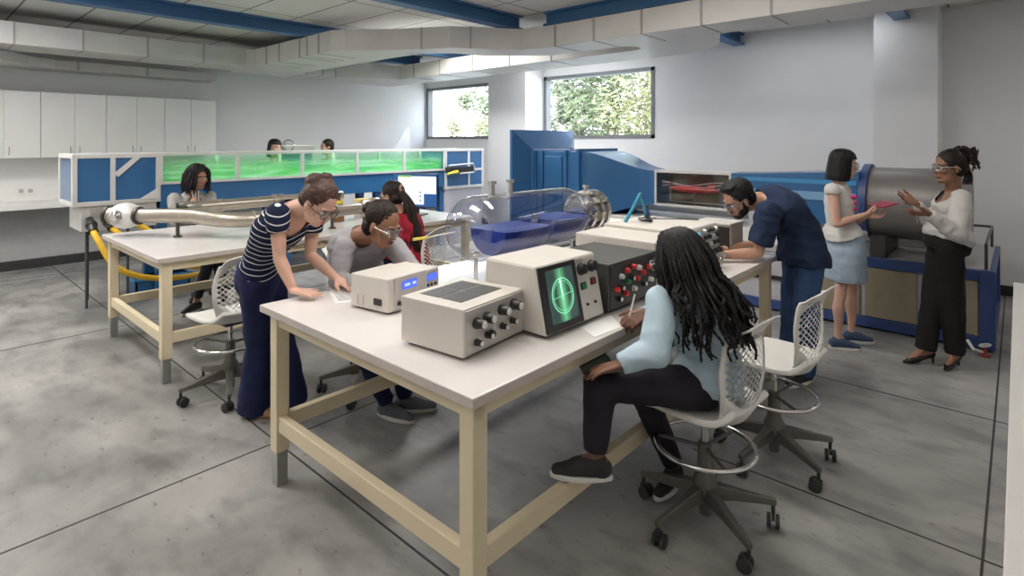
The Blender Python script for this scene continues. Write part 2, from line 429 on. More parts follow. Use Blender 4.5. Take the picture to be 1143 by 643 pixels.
# ---------- wall cabinets and counter along the left wall
M['pull'] = mat('satin_pull_handle', (.33, .31, .29), .35, metal=.8)
cx = [.97 - .745 * 2, .97 - .745, .97, 1.72, 2.465, 3.21, 3.59]
units = [(-.90, -.155), (-.155, .60), (.60, 1.35), (1.35, 2.09), (2.09, 2.84), (2.84, 3.59)]
cl = ['leftmost in view, half cut by the frame edge', None]
def cabinet(a, b, label):
    t = thing('wall_cabinet', label, 'cabinet', ((a + b) / 2, 10.05, 1.50), 'white wall cabinets')
    MB().bb((a + .002, 9.87, 1.50), (b - .002, Y1, 2.395)).build('body', M['white'], t, .002)
    c = (a + b) / 2
    for p, q, s in ((a + .003, c - .0015, 1), (c + .0015, b - .003, -1)):
        d = MB().bb((p, 9.848, 1.502), (q, 9.868, 2.393)).build('door', M['white'], t, .002)
        hx = q - .05 if s > 0 else p + .05
        MB().tube([(hx, 9.847, 1.545), (hx, 9.82, 1.55), (hx, 9.82, 1.645), (hx, 9.847, 1.65)], .005, 6).build('handle', M['pull'], d)
for (a, b), l in zip(units[2:], ('white two-door wall cabinet at the left edge of the picture', 'white two-door wall cabinet above the grey framed blue end tank',
                                 'white two-door wall cabinet above the tank, one before the last on the right', 'white two-door wall cabinet at the right end of the row')):
    cabinet(a, b, l)
t = thing('wall_counter', 'white counter fixed along the left wall under the cabinets', 'counter', (1, 9.9, .85))
MB().bb((X0 + .01, 9.58, .83), (4.6, Y1 - .001, .90)).build('worktop', M['white'], t, .004)
MB().bb((X0 + .01, Y1 - .02, .90), (4.6, Y1 - .001, 1.13)).build('backsplash', M['white'], t, .002)
MB().bb((X0 + .01, 10.0, .12), (4.6, 10.02, .83)).build('back_panel', mat('counter_back_panel', (.42, .42, .42), .6), t)
MB().bb((X0 + .01, 9.93, 0.0), (4.6, 10.0, .12)).build('plinth', M['base'], t)
t = thing('wall_socket', 'small white twin socket plate on the backsplash at the left', 'socket', (1.22, 10.22, 1.03))
MB().bb((1.13, 10.215, .985), (1.35, 10.229, 1.085)).build('plate', M['white'], t, .004)
for q in (1.19, 1.29): MB().bb((q - .025, 10.212, 1.01), (q + .025, 10.217, 1.06)).build('outlet', M['panel'], t, .002)

# ---------- work benches
def bench(x0, x1, y0, y1, label, legs=True, rail=.35):
    t = thing('work_bench', label, 'bench', ((x0 + x1) / 2, (y0 + y1) / 2, 0))
    mb = MB().bb((x0, y0, .868), (x1, y1, .90)); o = mb.build('worktop', [M['top']], t, .003)
    MB().bb((x0 - .002, y0 - .002, .866), (x1 + .002, y0, .898)).build('edge_band', M['edge'], o)
    MB().bb((x0 - .002, y0, .866), (x0, y1, .898)).build('edge_band', M['edge'], o)
    i, L = .035, .068
    MB().bb((x0 + i + .01, y0 + i + .01, .80), (x1 - i - .01, y0 + i + .05, .867)).build('apron', M['cream'], t)
    MB().bb((x0 + i + .01, y1 - i - .05, .80), (x1 - i - .01, y1 - i - .01, .867)).build('apron', M['cream'], t)
    MB().bb((x0 + i + .01, y0 + i, .80), (x0 + i + .05, y1 - i, .867)).build('apron', M['cream'], t)
    MB().bb((x1 - i - .05, y0 + i, .80), (x1 - i - .01, y1 - i, .867)).build('apron', M['cream'], t)
    if legs:
        for lx in (x0 + i, x1 - i - L):
            for ly in (y0 + i, y1 - i - L):
                g = MB().bb((lx, ly, .17), (lx + L, ly + L, .867)).build('leg', M['cream'], t, .004)
                MB().bb((lx + .006, ly + .006, 0), (lx + L - .006, ly + L - .006, .175)).build('foot_sleeve', M['foot'], g, .002)
        w = .042
        for lx in (x0 + i + .01, x1 - i - L + .01): MB().bb((lx, y0 + i + L, rail - .075), (lx + w, y1 - i - L, rail)).build('stretcher', M['cream'], t, .004)
        for ly in (y0 + i + .01, y1 - i - L + .01): MB().bb((x0 + i + L, ly, rail - .075), (x1 - i - L, ly + w, rail)).build('stretcher', M['cream'], t, .004)
    return t
bench(1.24, 4.30, 1.29, 2.83, 'large white topped bench with cream legs in the foreground, carrying the glass vessel')
bench(1.24, 4.30, 4.45, 6.0, 'white topped bench with cream legs carrying the two steel pipes')
t = thing('work_counter', 'plain white counter top cut by the right edge of the picture', 'counter', (2, -.7, 0))
MB().bb((X0 + 2.6, -1.5, .862), (4.385, .022, .90)).build('worktop', mat('pale_counter_laminate', (.60, .585, .58), .45, var=.02), t, .003)
MB().bb((X0 + 2.7, -1.45, .0), (4.33, -.06, .862)).build('cabinet_body', M['white'], t, .003)

# ---------- chairs
def chair_proto():
    t = thing('lab_chair', '', 'chair', (0, 0, 0), 'white drafting chairs on casters')
    SZ = .565
    # seat shell
    def seat_pt(u, v, off=0):
        x = -.20 + .43 * u; y = (v - .5) * (.43 + .03 * math.sin(PI * u))
        e = abs(v - .5) * 2
        z = SZ + .012 * e ** 3 - .05 * max(0, (u - .72) / .28) ** 2 + .05 * max(0, (.16 - u) / .16) ** 2
        if u < .3: y *= 1 - .30 * ((.3 - u) / .3) ** 2
        if u > .8: y *= 1 - .28 * ((u - .8) / .2) ** 2
        return (x, y, z - off)
    N, K = 16, 14; mb = MB(); g = []
    for i in range(N + 1): g.append([mb.bm.verts.new(seat_pt(i / N, j / K)) for j in range(K + 1)])
    for i in range(N):
        for j in range(K): mb.bm.faces.new((g[i][j], g[i + 1][j], g[i + 1][j + 1], g[i][j + 1]))
    o = mb.build('seat', M['chairp'], t, smooth=True, auto=False)
    s = o.modifiers.new('s', 'SOLIDIFY'); s.thickness = .03; s.offset = -1
    b = o.modifiers.new('b', 'BEVEL'); b.width = .008; b.segments = 2; b.limit_method = 'ANGLE'
    # back shell: pierced lattice in the middle, solid rim, curled head rail
    def back_pt(u, v):
        e = (v - .5) * 2
        prof = [(0, -.18, SZ - .035, .145), (.10, -.215, SZ + .02, .168), (.3, -.232, SZ + .12, .20), (.5, -.228, SZ + .22, .205), (.72, -.232, SZ + .32, .178), (.86, -.252, SZ + .372, .158), (.94, -.268, SZ + .400, .152), (1, -.288, SZ + .418, .146)]
        for a, c in zip(prof, prof[1:]):
            if u <= c[0] + 1e-9:
                k = (u - a[0]) / (c[0] - a[0]); k2 = k
                x, z, w = [a[m] + (c[m] - a[m]) * k2 for m in (1, 2, 3)]; break
        return (x + (.055 if u < .8 else .055 - .04 * (u - .8) / .2) * e * e, e * w, z - (.018 * e * e if u > .8 else 0))
    mb = MB(); N, K = 30, 22; g = []
    for i in range(N + 1): g.append([mb.bm.verts.new(back_pt(i / N, j / K)) for j in range(K + 1)])
    inner = []
    for i in range(N + 1):
        for j in range(K + 1):
            if (i + j) % 2 == 0: continue
            q = [(i - 1, j), (i, j + 1), (i + 1, j), (i, j - 1)]
            q = [p for p in q if 0 <= p[0] <= N and 0 <= p[1] <= K]
            f = mb.bm.faces.new([g[a][b] for a, b in q])
            if len(q) < 4: continue
            ee = abs(j - K / 2) / (K / 2); uu = i / N
            if .15 < uu < .82 and ee < .84 - .22 * max(0, abs(uu - .48) - .18) / .14: inner.append(f)
    r = bmesh.ops.inset_individual(mb.bm, faces=inner, thickness=.0046, depth=0)
    bmesh.ops.delete(mb.bm, geom=inner, context='FACES')
    o = mb.build('backrest', M['chairp'], t, smooth=True, auto=False)
    s = o.modifiers.new('s', 'SOLIDIFY'); s.thickness = .008; s.offset = 0
    # under-seat mechanism, column, hub, arms, ring
    MB().bb((-.12, -.09, SZ - .075), (.10, .09, SZ - .03)).build('tilt_mechanism', M['dark'], t, .01)
    c = MB(); c.lathe((0, 0, .36), (0, 0, 1), [(0, .016), (.17, .016)]); c.build('gas_piston', M['chrome'], t, smooth=True)
    c = MB(); c.lathe((0, 0, .045), (0, 0, 1), [(0, .026), (.08, .029), (.10, .05), (.15, .055), (.19, .035), (.32, .030)]); c.build('column', M['chairm'], t, smooth=True)
    r = MB().torus((0, 0, .355), (0, 0, 1), .215, .0105, 44, 8); rg = r.build('foot_ring', M['chrome'], t, smooth=True, auto=False)
    q = MB()
    for k in range(3):
        a = 2 * PI * k / 3 + .4; q.tube([(.025 * math.cos(a), .025 * math.sin(a), .345), (.21 * math.cos(a), .21 * math.sin(a), .352)], .0085, 8)
    q.build('ring_spokes', M['chairm'], rg, smooth=True)
    for k in range(5):
        a = 2 * PI * k / 5 + .15; u = Vector((math.cos(a), math.sin(a), 0)); n = Vector((-u.y, u.x, 0))
        rings = []
        for d, wd, z0, z1 in ((.03, .030, .115, .185), (.12, .022, .115, .165), (.22, .017, .105, .14), (.30, .014, .095, .122), (.312, .012, .095, .12)):
            rings.append([u * d + n * wd + UP * z0, u * d - n * wd + UP * z0, u * d - n * wd * .8 + UP * z1, u * d + n * wd * .8 + UP * z1])
        m = MB().loft(rings); m.build('base_arm', M['chairm'], t, .004)
        p = u * .30; m = MB(); m.tube([p + UP * .10, p + UP * .055], .009, 8)
        sw = Matrix.Rotation(k * 1.7, 3, 'Z'); ax = sw @ Vector((0, 1, 0)); off = sw @ Vector((-.014, 0, 0))
        for sd in (-1, 1): m.lathe(p + off + ax * (sd * .018 - .009) + UP * .030, ax, [(0, .022), (.002, .030), (.016, .030), (.018, .022)], 18)
        m.box(p + off * .6 + UP * .048, (.05, .012, .02), sw)
        m.build('caster', M['rubber'], t, smooth=True)
    return t
def kids(o): return [c for c in bpy.data.objects if c.parent == o]
def copy_tree(o, parent=None):
    c = o.copy(); COL.objects.link(c)
    if parent is not None: c.parent = parent
    for ch in kids(o):
        copy_tree(ch, c)
    return c
chair0 = chair_proto()
CH = [  # x, y, heading, label
    (2.46, 1.05, 84, 'drafting chair carrying the woman in the pale blue shirt'),
    (3.21, .985, 86, 'empty white drafting chair behind the man in navy, seat turned to the bench'),
    (1.55, 4.0, 95, 'empty white drafting chair behind the woman in the striped top'),
    (2.22, 3.38, -75, 'drafting chair under the seated man in the grey top'),
    (3.14, 3.98, 108, 'mesh backed drafting chair behind the woman in red'),
    (2.42, 6.42, -58, 'drafting chair under the far woman in grey behind the pipe bench'),
]
for i, (x, y, a, l) in enumerate(CH):
    o = chair0 if i == 0 else copy_tree(chair0)
    o.location = (x, y, 0); o.rotation_euler = (0, 0, math.radians(a)); o['label'] = l

# ---------- flume (long glass channel) behind the second bench
FY0, FY1 = 7.0, 7.68
t = thing('water_flume', 'long glass walled water flume with blue end tanks in pale frames', 'flume', (4.1, 7.3, 0))
def framed_tank(name, x0, x1, z0, z1, splits, mid=None):
    p = MB().bb((x0 + .02, FY0 + .02, z0 + .02), (x1 - .02, FY1 - .02, z1 - .02)).build(name, M['blue'], t)
    f = MB(); s = .045
    for x in [x0] + splits + [x1 - s]:
        for y in (FY0, FY1 - s): f.bb((x, y, z0), (x + s, y + s, z1))
    for z in (z0, z1 - s):
        for y in (FY0, FY1 - s): f.bb((x0 + s * .3, y + .002, z), (x1 - s * .3, y + s - .002, z + s))
        for x in (x0, x1 - s): f.bb((x + .002, FY0 + s, z), (x + s - .002, FY1 - s, z + s))
    if mid: f.bb((x0 + .02, FY0 + .003, mid), (x1 - .02, FY0 + s - .003, mid + s * .8))
    f.build('frame', M['alu'], p, .004)
    return p
p = framed_tank('head_tank', 1.2, 1.98, 1.06, 1.592, [1.52])
b = MB().hexa([(1.55, 6.99, 1.385), (1.585, 6.99, 1.35), (1.80, 6.99, 1.56), (1.765, 6.99, 1.59)], [(1.55, 7.01, 1.385), (1.585, 7.01, 1.35), (1.80, 7.01, 1.56), (1.765, 7.01, 1.59)])
b.build('brace', M['alu'], p)
MB().hexa([(1.78, 6.992, 1.10), (1.95, 6.992, 1.10), (1.95, 6.992, 1.21)], [(1.78, 7.015, 1.10), (1.95, 7.015, 1.10), (1.95, 7.015, 1.21)]).build('gusset', M['white'], p)
MB().bb((1.203, FY0 + .05, 1.11), (1.222, FY1 - .05, 1.54)).build('end_window', M['glass'], p)
framed_tank('tail_tank', 6.10, 7.0, .93, 1.60, [6.62], 1.22)
GX0, GX1, GZ0, GZ1 = 1.98, 6.10, 1.265, 1.595
MB().bb((GX0, FY0 + .02, .98), (GX1, FY1 - .02, 1.255)).build('trough', M['blue'], t, .004)
f = MB()
for z in (GZ0 - .02, GZ1 - .03):
    for y in (FY0, FY1 - .03): f.bb((GX0, y, z), (GX1, y + .03, z + .03))
n = 5
for k in range(n + 1):
    x = GX0 + (GX1 - GX0) * k / n
    for y in (FY0 - .004, FY1 - .03): f.bb((x - .02, y, GZ0 - .01), (x + .02, y + .034, GZ1))
f.build('channel_frame', M['alu'], t)
for y in (FY0 + .012, FY1 - .022):
    MB().bb((GX0, y, GZ0), (GX1, y + .006, GZ1 - .02)).build('glass_wall', M['glass'], t)
def water_mat():
    m, t_, b = nt('dyed_water'); L = t_.links.new
    out = t_.nodes['Material Output']; t_.nodes.remove(b)
    tc = t_.nodes.new('ShaderNodeTexCoord'); mp = t_.nodes.new('ShaderNodeMapping'); mp.inputs['Scale'].default_value = (.7, 1.2, 9)
    nz = t_.nodes.new('ShaderNodeTexNoise'); nz.inputs['Scale'].default_value = 2.2; nz.inputs['Detail'].default_value = 6; nz.inputs['Distortion'].default_value = .8
    L(tc.outputs['Object'], mp.inputs[0]); L(mp.outputs[0], nz.inputs['Vector'])
    sx = t_.nodes.new('ShaderNodeSeparateXYZ'); L(tc.outputs['Object'], sx.inputs[0])
    cr = t_.nodes.new('ShaderNodeValToRGB'); e = cr.color_ramp.elements
    e[0].position = .30; e[0].color = (.12, .55, .34, 1); e[1].position = .72; e[1].color = (.80, .95, .88, 1)
    x = cr.color_ramp.elements.new(.46); x.color = (.20, .78, .16, 1)
    x = cr.color_ramp.elements.new(.58); x.color = (.50, .90, .55, 1)
    L(nz.outputs['Fac'], cr.inputs['Fac'])
    df = t_.nodes.new('ShaderNodeBsdfDiffuse'); tl = t_.nodes.new('ShaderNodeBsdfTranslucent'); tr = t_.nodes.new('ShaderNodeBsdfTransparent')
    tr.inputs['Color'].default_value = (.92, .99, .96, 1)
    L(cr.outputs[0], df.inputs['Color']); L(cr.outputs[0], tl.inputs['Color'])
    a = t_.nodes.new('ShaderNodeMixShader'); a.inputs[0].default_value = .5; L(df.outputs[0], a.inputs[1]); L(tl.outputs[0], a.inputs[2])
    mr = t_.nodes.new('ShaderNodeMapRange'); mr.inputs['From Min'].default_value = .05; mr.inputs['From Max'].default_value = .26
    mr.inputs['To Min'].default_value = .66; mr.inputs['To Max'].default_value = .14
    L(sx.outputs['Z'], mr.inputs['Value'])
    mx = t_.nodes.new('ShaderNodeMixShader'); L(mr.outputs[0], mx.inputs[0]); L(tr.outputs[0], mx.inputs[1]); L(a.outputs[0], mx.inputs[2]); L(mx.outputs[0], out.inputs['Surface'])
    return m
wt = MB().bb((0, -.28, 0), (GX1 - GX0 - .06, .28, .285)).build('dyed_water', water_mat(), None, origin=(0, 0, 0))
wt.parent = t; wt.location = Vector((GX0 + .03, 7.34, GZ0)) - Vector(t.location)
MB().bb((GX0 + .05, 7.28, 1.578), (GX1 - .05, 7.40, 1.592)).build('fill_bar', M['alu'], t, .003)  # bar made up to go with the added water light
for x in (1.96, 3.4, 4.8, 6.05):
    for y in (FY0 + .06, FY1 - .16): MB().bb((x, y, 0), (x + .10, y + .10, .985)).build('leg', M['blue'], t, .004)
# plumbing chest below the head tank
p = MB().bb((1.28, 7.04, .80), (1.95, 7.6, 1.06)).build('plumbing_chest', M['alu'], t, .006)
MB().bb((1.36, 7.03, .93), (1.58, 7.045, 1.03)).build('opening', M['panel'], p)
MB().bb((1.66, 7.03, .93), (1.75, 7.045, 1.03)).build('opening', M['black'], p)
for x, y in ((1.34, 7.12), (1.42, 7.5), (1.70, 7.12), (1.70, 7.5)): MB().tube([(x, y, 0), (x, y, .80)], .013, 10).build('leg', M['dark'], t, smooth=True)
MB().bb((6.12, FY0 + .03, 0), (6.98, FY1 - .03, .93)).build('plinth', M['lilac'], t, .004)
# ---------- yellow hoses
def hose(px, label, pts):
    o = thing('supply_hose', label, 'hose', pts[0], 'yellow hoses below the flume')
    pts = [Vector(p) for p in pts]
    # smooth through the points
    out = []
    P = [pts[0]] + pts + [pts[-1]]
    for i in range(1, len(P) - 2):
        for k in range(8):
            u = k / 8; a, b, c, d = P[i - 1], P[i], P[i + 1], P[i + 2]
            out.append(.5 * ((2 * b) + (c - a) * u + (2 * a - 5 * b + 4 * c - d) * u * u + (3 * b - a - 3 * c + d) * u ** 3))
    out.append(pts[-1])
    MB().tube(out[3:], .029, 12).build('hose_tube', M['yellow'], o, smooth=True, auto=False)
    d = (out[3] - out[0]).normalized()
    MB().lathe(out[0], out[6] - out[0], [(-.02, .036), (.05, .045), (.06, .052), (.09, .052), (.10, .042), (.18, .042)], 14).build('coupling', M['black'], o, smooth=True)
hose(0, 'yellow hose with black coupling, leftmost below the blue head tank', [(1.34, 6.98, .92), (1.36, 6.78, .76), (1.55, 6.68, .42), (2.05, 6.75, .25), (2.9, 7.1, .22), (3.6, 7.2, .3)])
hose(1, 'yellow hose with black coupling, middle one below the head tank', [(1.48, 6.99, .93), (1.53, 6.82, .80), (1.86, 6.72, .50), (2.3, 6.75, .33), (3.1, 7.05, .30), (3.7, 7.22, .3)])
hose(2, 'short yellow hose with black coupling nearest the steel pipes', [(1.655, 6.99, .95), (1.72, 6.88, .86), (2.05, 6.80, .62), (2.5, 6.88, .42), (3.2, 7.2, .36)])
# ---------- blue bin under the flume
t = thing('plastic_crate', 'blue open plastic crate on the floor behind the pipe bench', 'crate', (2.06, 7.35, 0))
m = MB(); a, b, c, d, h = 1.79, 2.34, 7.20, 7.49, .20
for p, q in (((a, c, 0), (b, d, .02)), ((a, c, 0), (b, c + .02, h)), ((a, d - .02, 0), (b, d, h)), ((a, c, 0), (a + .02, d, h)), ((b - .02, c, 0), (b, d, h))): m.bb(p, q)
o = m.build('tub', M['blue'], t)
m = MB()
for p, q in (((a - .02, c - .02, h - .03), (b + .02, c + .02, h)), ((a - .02, d - .02, h - .03), (b + .02, d + .02, h)), ((a - .02, c, h - .031), (a + .02, d, h - .001)), ((b - .02, c, h - .031), (b + .02, d, h - .001))): m.bb(p, q)
m.build('rim', mat('light_blue_plastic', (.06, .30, .62), .4), t, .006)

# ---------- steel pipes on the second bench
def flange(m, c, ax, r, w=.02): m.lathe(Vector(c) - Vector(ax).normalized() * w / 2, ax, [(0, r), (w, r)], 26)
t = thing('pipe_run', 'pair of dull steel pipes with elbows lying along the second bench', 'pipe', (2.5, 5.1, .9))
A = Vector((1.27, 5.86, 1.075)); B = Vector((1.62, 5.36, 1.085)); dA = (B - A).normalized()
m = MB(); m.tube([A, A + dA * .06], .078, 22); m.tube([A + dA * .20, A + dA * .34, B], .062, 20)
m.tube([B - dA * .05, B, Vector((1.72, 5.22, 1.085)), Vector((1.84, 4.98, 1.065)), Vector((1.93, 4.87, 1.06)), Vector((2.06, 4.81, 1.06)), Vector((2.22, 4.80, 1.06))], .064, 20)
m.tube([(2.22, 4.80, 1.06), (3.12, 4.80, 1.06)], .052, 20); m.build('near_pipe', M['pipe'], t, smooth=True)
m = MB(); m.tube([B + Vector((.05, .02, .03)), (1.72, 5.46, 1.13), (1.85, 5.5, 1.13)], .055, 20); m.tube([(1.8, 5.5, 1.13), (3.3, 5.5, 1.13)], .052, 20); m.build('far_pipe', M['pipe'], t, smooth=True)
m = MB(); m.lathe(A + dA * .05, dA, [(0, .07), (.03, .10), (.10, .115), (.17, .10), (.20, .07)], 24)
v = m.build('valve_body', M['alu'], t, smooth=True)
side_n = Vector((-dA.y, dA.x, 0)) * -1
if side_n.dot(FWD) > 0: side_n = -side_n
m = MB(); m.lathe(A + dA * .15 + side_n * .09, side_n, [(0, .06), (.02, .055), (.035, .03), (.045, .028)], 20); m.build('valve_cap', M['chrome'], v, smooth=True)
for p, r in ((A, .088), (A + dA * .28, .076)):
    m = MB(); flange(m, p, dA, r, .022); m.build('gasket_ring', M['black'], t, smooth=True)
for p, r in ((Vector((2.06, 4.81, 1.06)), .076), (Vector((2.20, 4.80, 1.06)), .068), (Vector((2.25, 4.80, 1.06)), .062), (Vector((2.75, 4.80, 1.06)), .07), (Vector((2.81, 4.80, 1.06)), .064),
             (Vector((2.05, 5.5, 1.13)), .06), (Vector((2.55, 5.5, 1.13)), .068), (Vector((2.62, 5.5, 1.13)), .064)):
    m = MB(); flange(m, p, (1, 0, 0), r, .03); m.build('collar', M['pipe'], t, smooth=True)
for p in ((1.64, 5.35), (2.78, 4.80), (2.58, 5.5)):
    m = MB(); m.tube([(p[0], p[1], .915), (p[0], p[1], 1.02)], .016, 12); m.lathe((p[0], p[1], .90), (0, 0, 1), [(0, .035), (.014, .032)], 16); m.build('stand', M['dark'], t, smooth=True)
m = MB(); m.bb((1.66, 5.28, 1.145), (1.70, 5.40, 1.165)); m.tube([(1.64, 5.36, 1.13), (1.64, 5.36, 1.19)], .012); m.build('lever', M['dark'], t)
# end fitting
t = thing('pipe_coupling', 'bulky grey pipe coupling closing the right end of the steel pipes', 'coupling', (3.2, 4.85, .9))
m = MB(); m.lathe((3.10, 4.80, 1.06), (1, 0, 0), [(0, .06), (.02, .085), (.10, .085), (.12, .098), (.18, .098), (.20, .08), (.24, .08)], 24); m.build('housing', M['pipe'], t, smooth=True)
m = MB().bb((3.14, 4.75, .90), (3.28, 4.85, .98)); m.build('bracket', M['dark'], t, .004)
# ---------- things on the second bench
t = thing('monitor', 'flat monitor with white windows on a blue desktop on the second bench', 'monitor', V(466, 240, 6.2) * 1)
t.location.z = .90
q0, q1 = V(439, 194, 6.35), V(489, 194, 6.15)
ux = (q1 - q0); ux.z = 0; W = ux.length; ux.normalize(); ny = Vector((-ux.y, ux.x, 0)); 
if ny.dot(FWD) > 0: ny = -ny
R = Matrix((ux, -ny, UP)).transposed()
zt, zb = 1.365, .99; c = (q0 + q1) / 2; c.z = (zt + zb) / 2; c.z = (zt + zb) / 2
b = MB().box(c, (W, .03, zt - zb), R).build('bezel', M['black'], t, .004)
MB().box(c + ny * .016, (W - .016, .003, zt - zb - .02), R).build('screen', M['scrb'], b)
MB().box(c + ny * .0185 + ux * -.06 + UP * -.055, (W * .62, .002, .20), R).build('page', M['scrw'], b)
MB().box(c + ny * .0180 + ux * .03 + UP * .06, (W * .84, .002, .19), R).build('page', M['scrw'], b)
MB().box(c + ny * .0190 + UP * .155 + ux * -.12, (W * .3, .002, .02), R).build('page', M['scrg'], b)
for k in range(3): MB().box(c + ny * .0200 + ux * .075 + UP * (-.02 - .045 * k), (.016, .002, .022), R).build('icon', M['scrb'], b)
MB().box(c - ny * .03 + UP * -.2, (.06, .02, .16), R).build('neck', M['black'], t)
cz = c.copy(); cz.z = .907; MB().box(cz - ny * .02, (.22, .16, .012), R).build('stand_base', M['black'], t, .004)
c = V(377, 228, 5.75); c.z = .9
t = thing('amber_bottle', 'brown reagent bottle with a yellow band behind the woman in stripes', 'bottle', c)
m = MB(); m.lathe(c, (0, 0, 1), [(0, .06), (.01, .066), (.15, .066), (.20, .04), (.22, .028), (.26, .028)], 20); bo = m.build('glass_body', mat('amber_glass', (.20, .09, .03), .15, var=.2), t, smooth=True)
m = MB(); m.lathe(c + UP * .26, (0, 0, 1), [(0, .034), (.035, .034)], 16); m.build('cap', M['dark'], t, smooth=True)
m = MB(); m.lathe(c + UP * .185, (0, 0, 1), [(0, .058), (.03, .05)], 20); m.build('band', mat('yellow_band', (.8, .6, .05), .5), t, smooth=True)
c = V(405, 222, 6.1); c.z = .9
t = thing('specimen_box', 'small open cream box with yellow rim behind the pipe coupling', 'box', c)
m = MB(); m.bb(c + Vector((-.08, -.05, 0)), c + Vector((.08, .05, .17))); m.build('tub', M['case'], t, .004)
MB().bb(c + Vector((-.085, -.055, .17)), c + Vector((.085, .055, .20))).build('rim', mat('yellow_rim', (.75, .62, .2), .5), t, .004)
for (x, y, w, d, rz, l) in ((2.15, 4.62, .21, .297, .2, 'white sheet lying under the near steel pipe on the second bench'), (3.3, 4.62, .297, .21, -.1, 'white sheet at the front edge beside the woman in red')):
    o = MB().box((x, y, .9012), (w, d, .0016), Matrix.Rotation(rz, 3, 'Z')).build('paper_sheet', M['paper']); tag(o, l, 'paper')
# sensor carriage clamped on the tail tank
t = bpy.data.objects['water_flume']
m = MB(); m.bb((6.10, 6.86, 1.20), (6.62, 7.0, 1.30)); bk = m.build('sensor_bracket', M['black'], t, .004)
m = MB(); m.tube([(6.06, 6.86, 1.33), (6.60, 6.86, 1.35), (6.66, 6.86, 1.22)], .014, 8); m.tube([(6.3, 6.86, 1.19), (6.62, 6.86, 1.20)], .012, 8); m.build('rod', M['alu'], bk, smooth=True)
m = MB(); m.tube([(5.98, 6.80, 1.20), (6.22, 6.83, 1.225)], [.018, .026], 10); m.build('probe', mat('probe_yellow', (.72, .70, .05), .4), bk, smooth=True)
# gear behind the flume
t = thing('instrument_cart', 'dark instrument cart with a flat grey top behind the flume', 'cart', (4.35, 8.75, 0))
m = MB().bb((4.15, 8.55, .25), (4.6, 8.95, 1.55)); m.build('body', M['blue2'], t, .01); MB().bb((4.12, 8.52, 1.55), (4.63, 8.98, 1.66)).build('top', M['panel'], t, .008)
for x in (4.2, 4.55):
    for y in (8.6, 8.9): m = MB(); m.lathe((x - .02, y, .06), (1, 0, 0), [(0, .06), (.04, .06)], 14); m.bb((x - .02, y - .02, .06), (x + .02, y + .02, .26)); m.build('caster', M['rubber'], t)
t = thing('hose_coil_stand', 'chrome coil on a slender stand behind the flume beside the dark cart', 'stand', (4.12, 8.4, 0))
m = MB(); m.torus((4.12, 8.4, 1.66), FWD, .085, .008, 24, 6); m.torus((4.12, 8.42, 1.63), dirv(.4, 1), .07, .007, 24, 6); m.build('coil', M['chrome'], t, smooth=True)
m = MB(); m.tube([(4.12, 8.4, .03), (4.12, 8.4, 1.58)], .01); m.lathe((4.12, 8.4, 0), (0, 0, 1), [(0, .14), (.02, .14), (.04, .03)], 20); m.build('pole', M['dark'], t, smooth=True)
# slim box on the far wall
# ---------- wind tunnel along the window wall
AX, AZ = 6.43, 1.16
def sq(y, hx, hz, cz=AZ, ch=0):
    return [(AX - hx, y, cz - hz), (AX - hx, y, cz + hz), (AX + hx, y, cz + hz), (AX + hx, y, cz - hz)]
t = thing('wind_tunnel', 'blue wind tunnel with square bell mouth along the window wall', 'wind tunnel', (6.43, 3.2, 0))
m = MB().loft([sq(5.20, .71, .71), sq(5.17, .71, .71), sq(5.05, .46, .46), sq(5.0, .45, .45)], cap=False); o = m.build('bell_mouth', M['blue'], t); s = o.modifiers.new('s', 'SOLIDIFY'); s.thickness = .02; s.offset = 1
m = MB(); m.loft([sq(5.05, .43, .43), sq(4.22, .43, .43)]); ch = m.build('settling_chamber', M['blue'], t, .006)
for y in (4.98, 4.86, 4.46, 4.24):
    m = MB().loft([sq(y + .02, .475 if y == 4.24 else .45, .465 if y == 4.24 else .445), sq(y - .02, .475 if y == 4.24 else .45, .465 if y == 4.24 else .445)]); m.build('flange', M['blue'], ch, .003)
MB().bb((5.985, 4.52, .80), (6.0, 4.82, 1.52)).build('access_panel', M['blue'], ch, .01)
rings = []
for k in range(25):
    u = k / 24; s_ = u * u * (3 - 2 * u); h = .43 + (.205 - .43) * s_; hz = .43 + (.205 - .43) * s_
    rings.append(sq(4.22 - .93 * u, h, hz))
m = MB().loft(rings); m.build('contraction', M['blue'], t, smooth=True)
# test section
ts = MB()
for x in (AX - .205, AX + .185):
    for z in (AZ - .215, AZ + .185): ts.bb((x, 2.36, z), (x + .02, 3.29, z + .03))
for y in (2.36, 3.265):
    for x in (AX - .207, AX + .185): ts.bb((x, y, AZ - .213), (x + .022, y + .025, AZ + .213))
tsf = ts.build('test_section', M['alu'], t, .002)
MB().bb((AX + .19, 2.37, AZ - .2), (AX + .2, 3.28, AZ + .2)).build('back_wall', M['tan'], tsf)
MB().bb((AX - .19, 2.37, AZ - .215), (AX + .2, 3.28, AZ - .20)).build('floor_plate', M['dark'], tsf)
MB().bb((AX - .19, 2.37, AZ + .20), (AX + .2, 3.28, AZ + .213)).build('roof_plate', M['white'], tsf)
MB().bb((AX - .203, 2.38, AZ - .19), (AX - .197, 3.27, AZ + .19)).build('window', M['glass'], tsf)
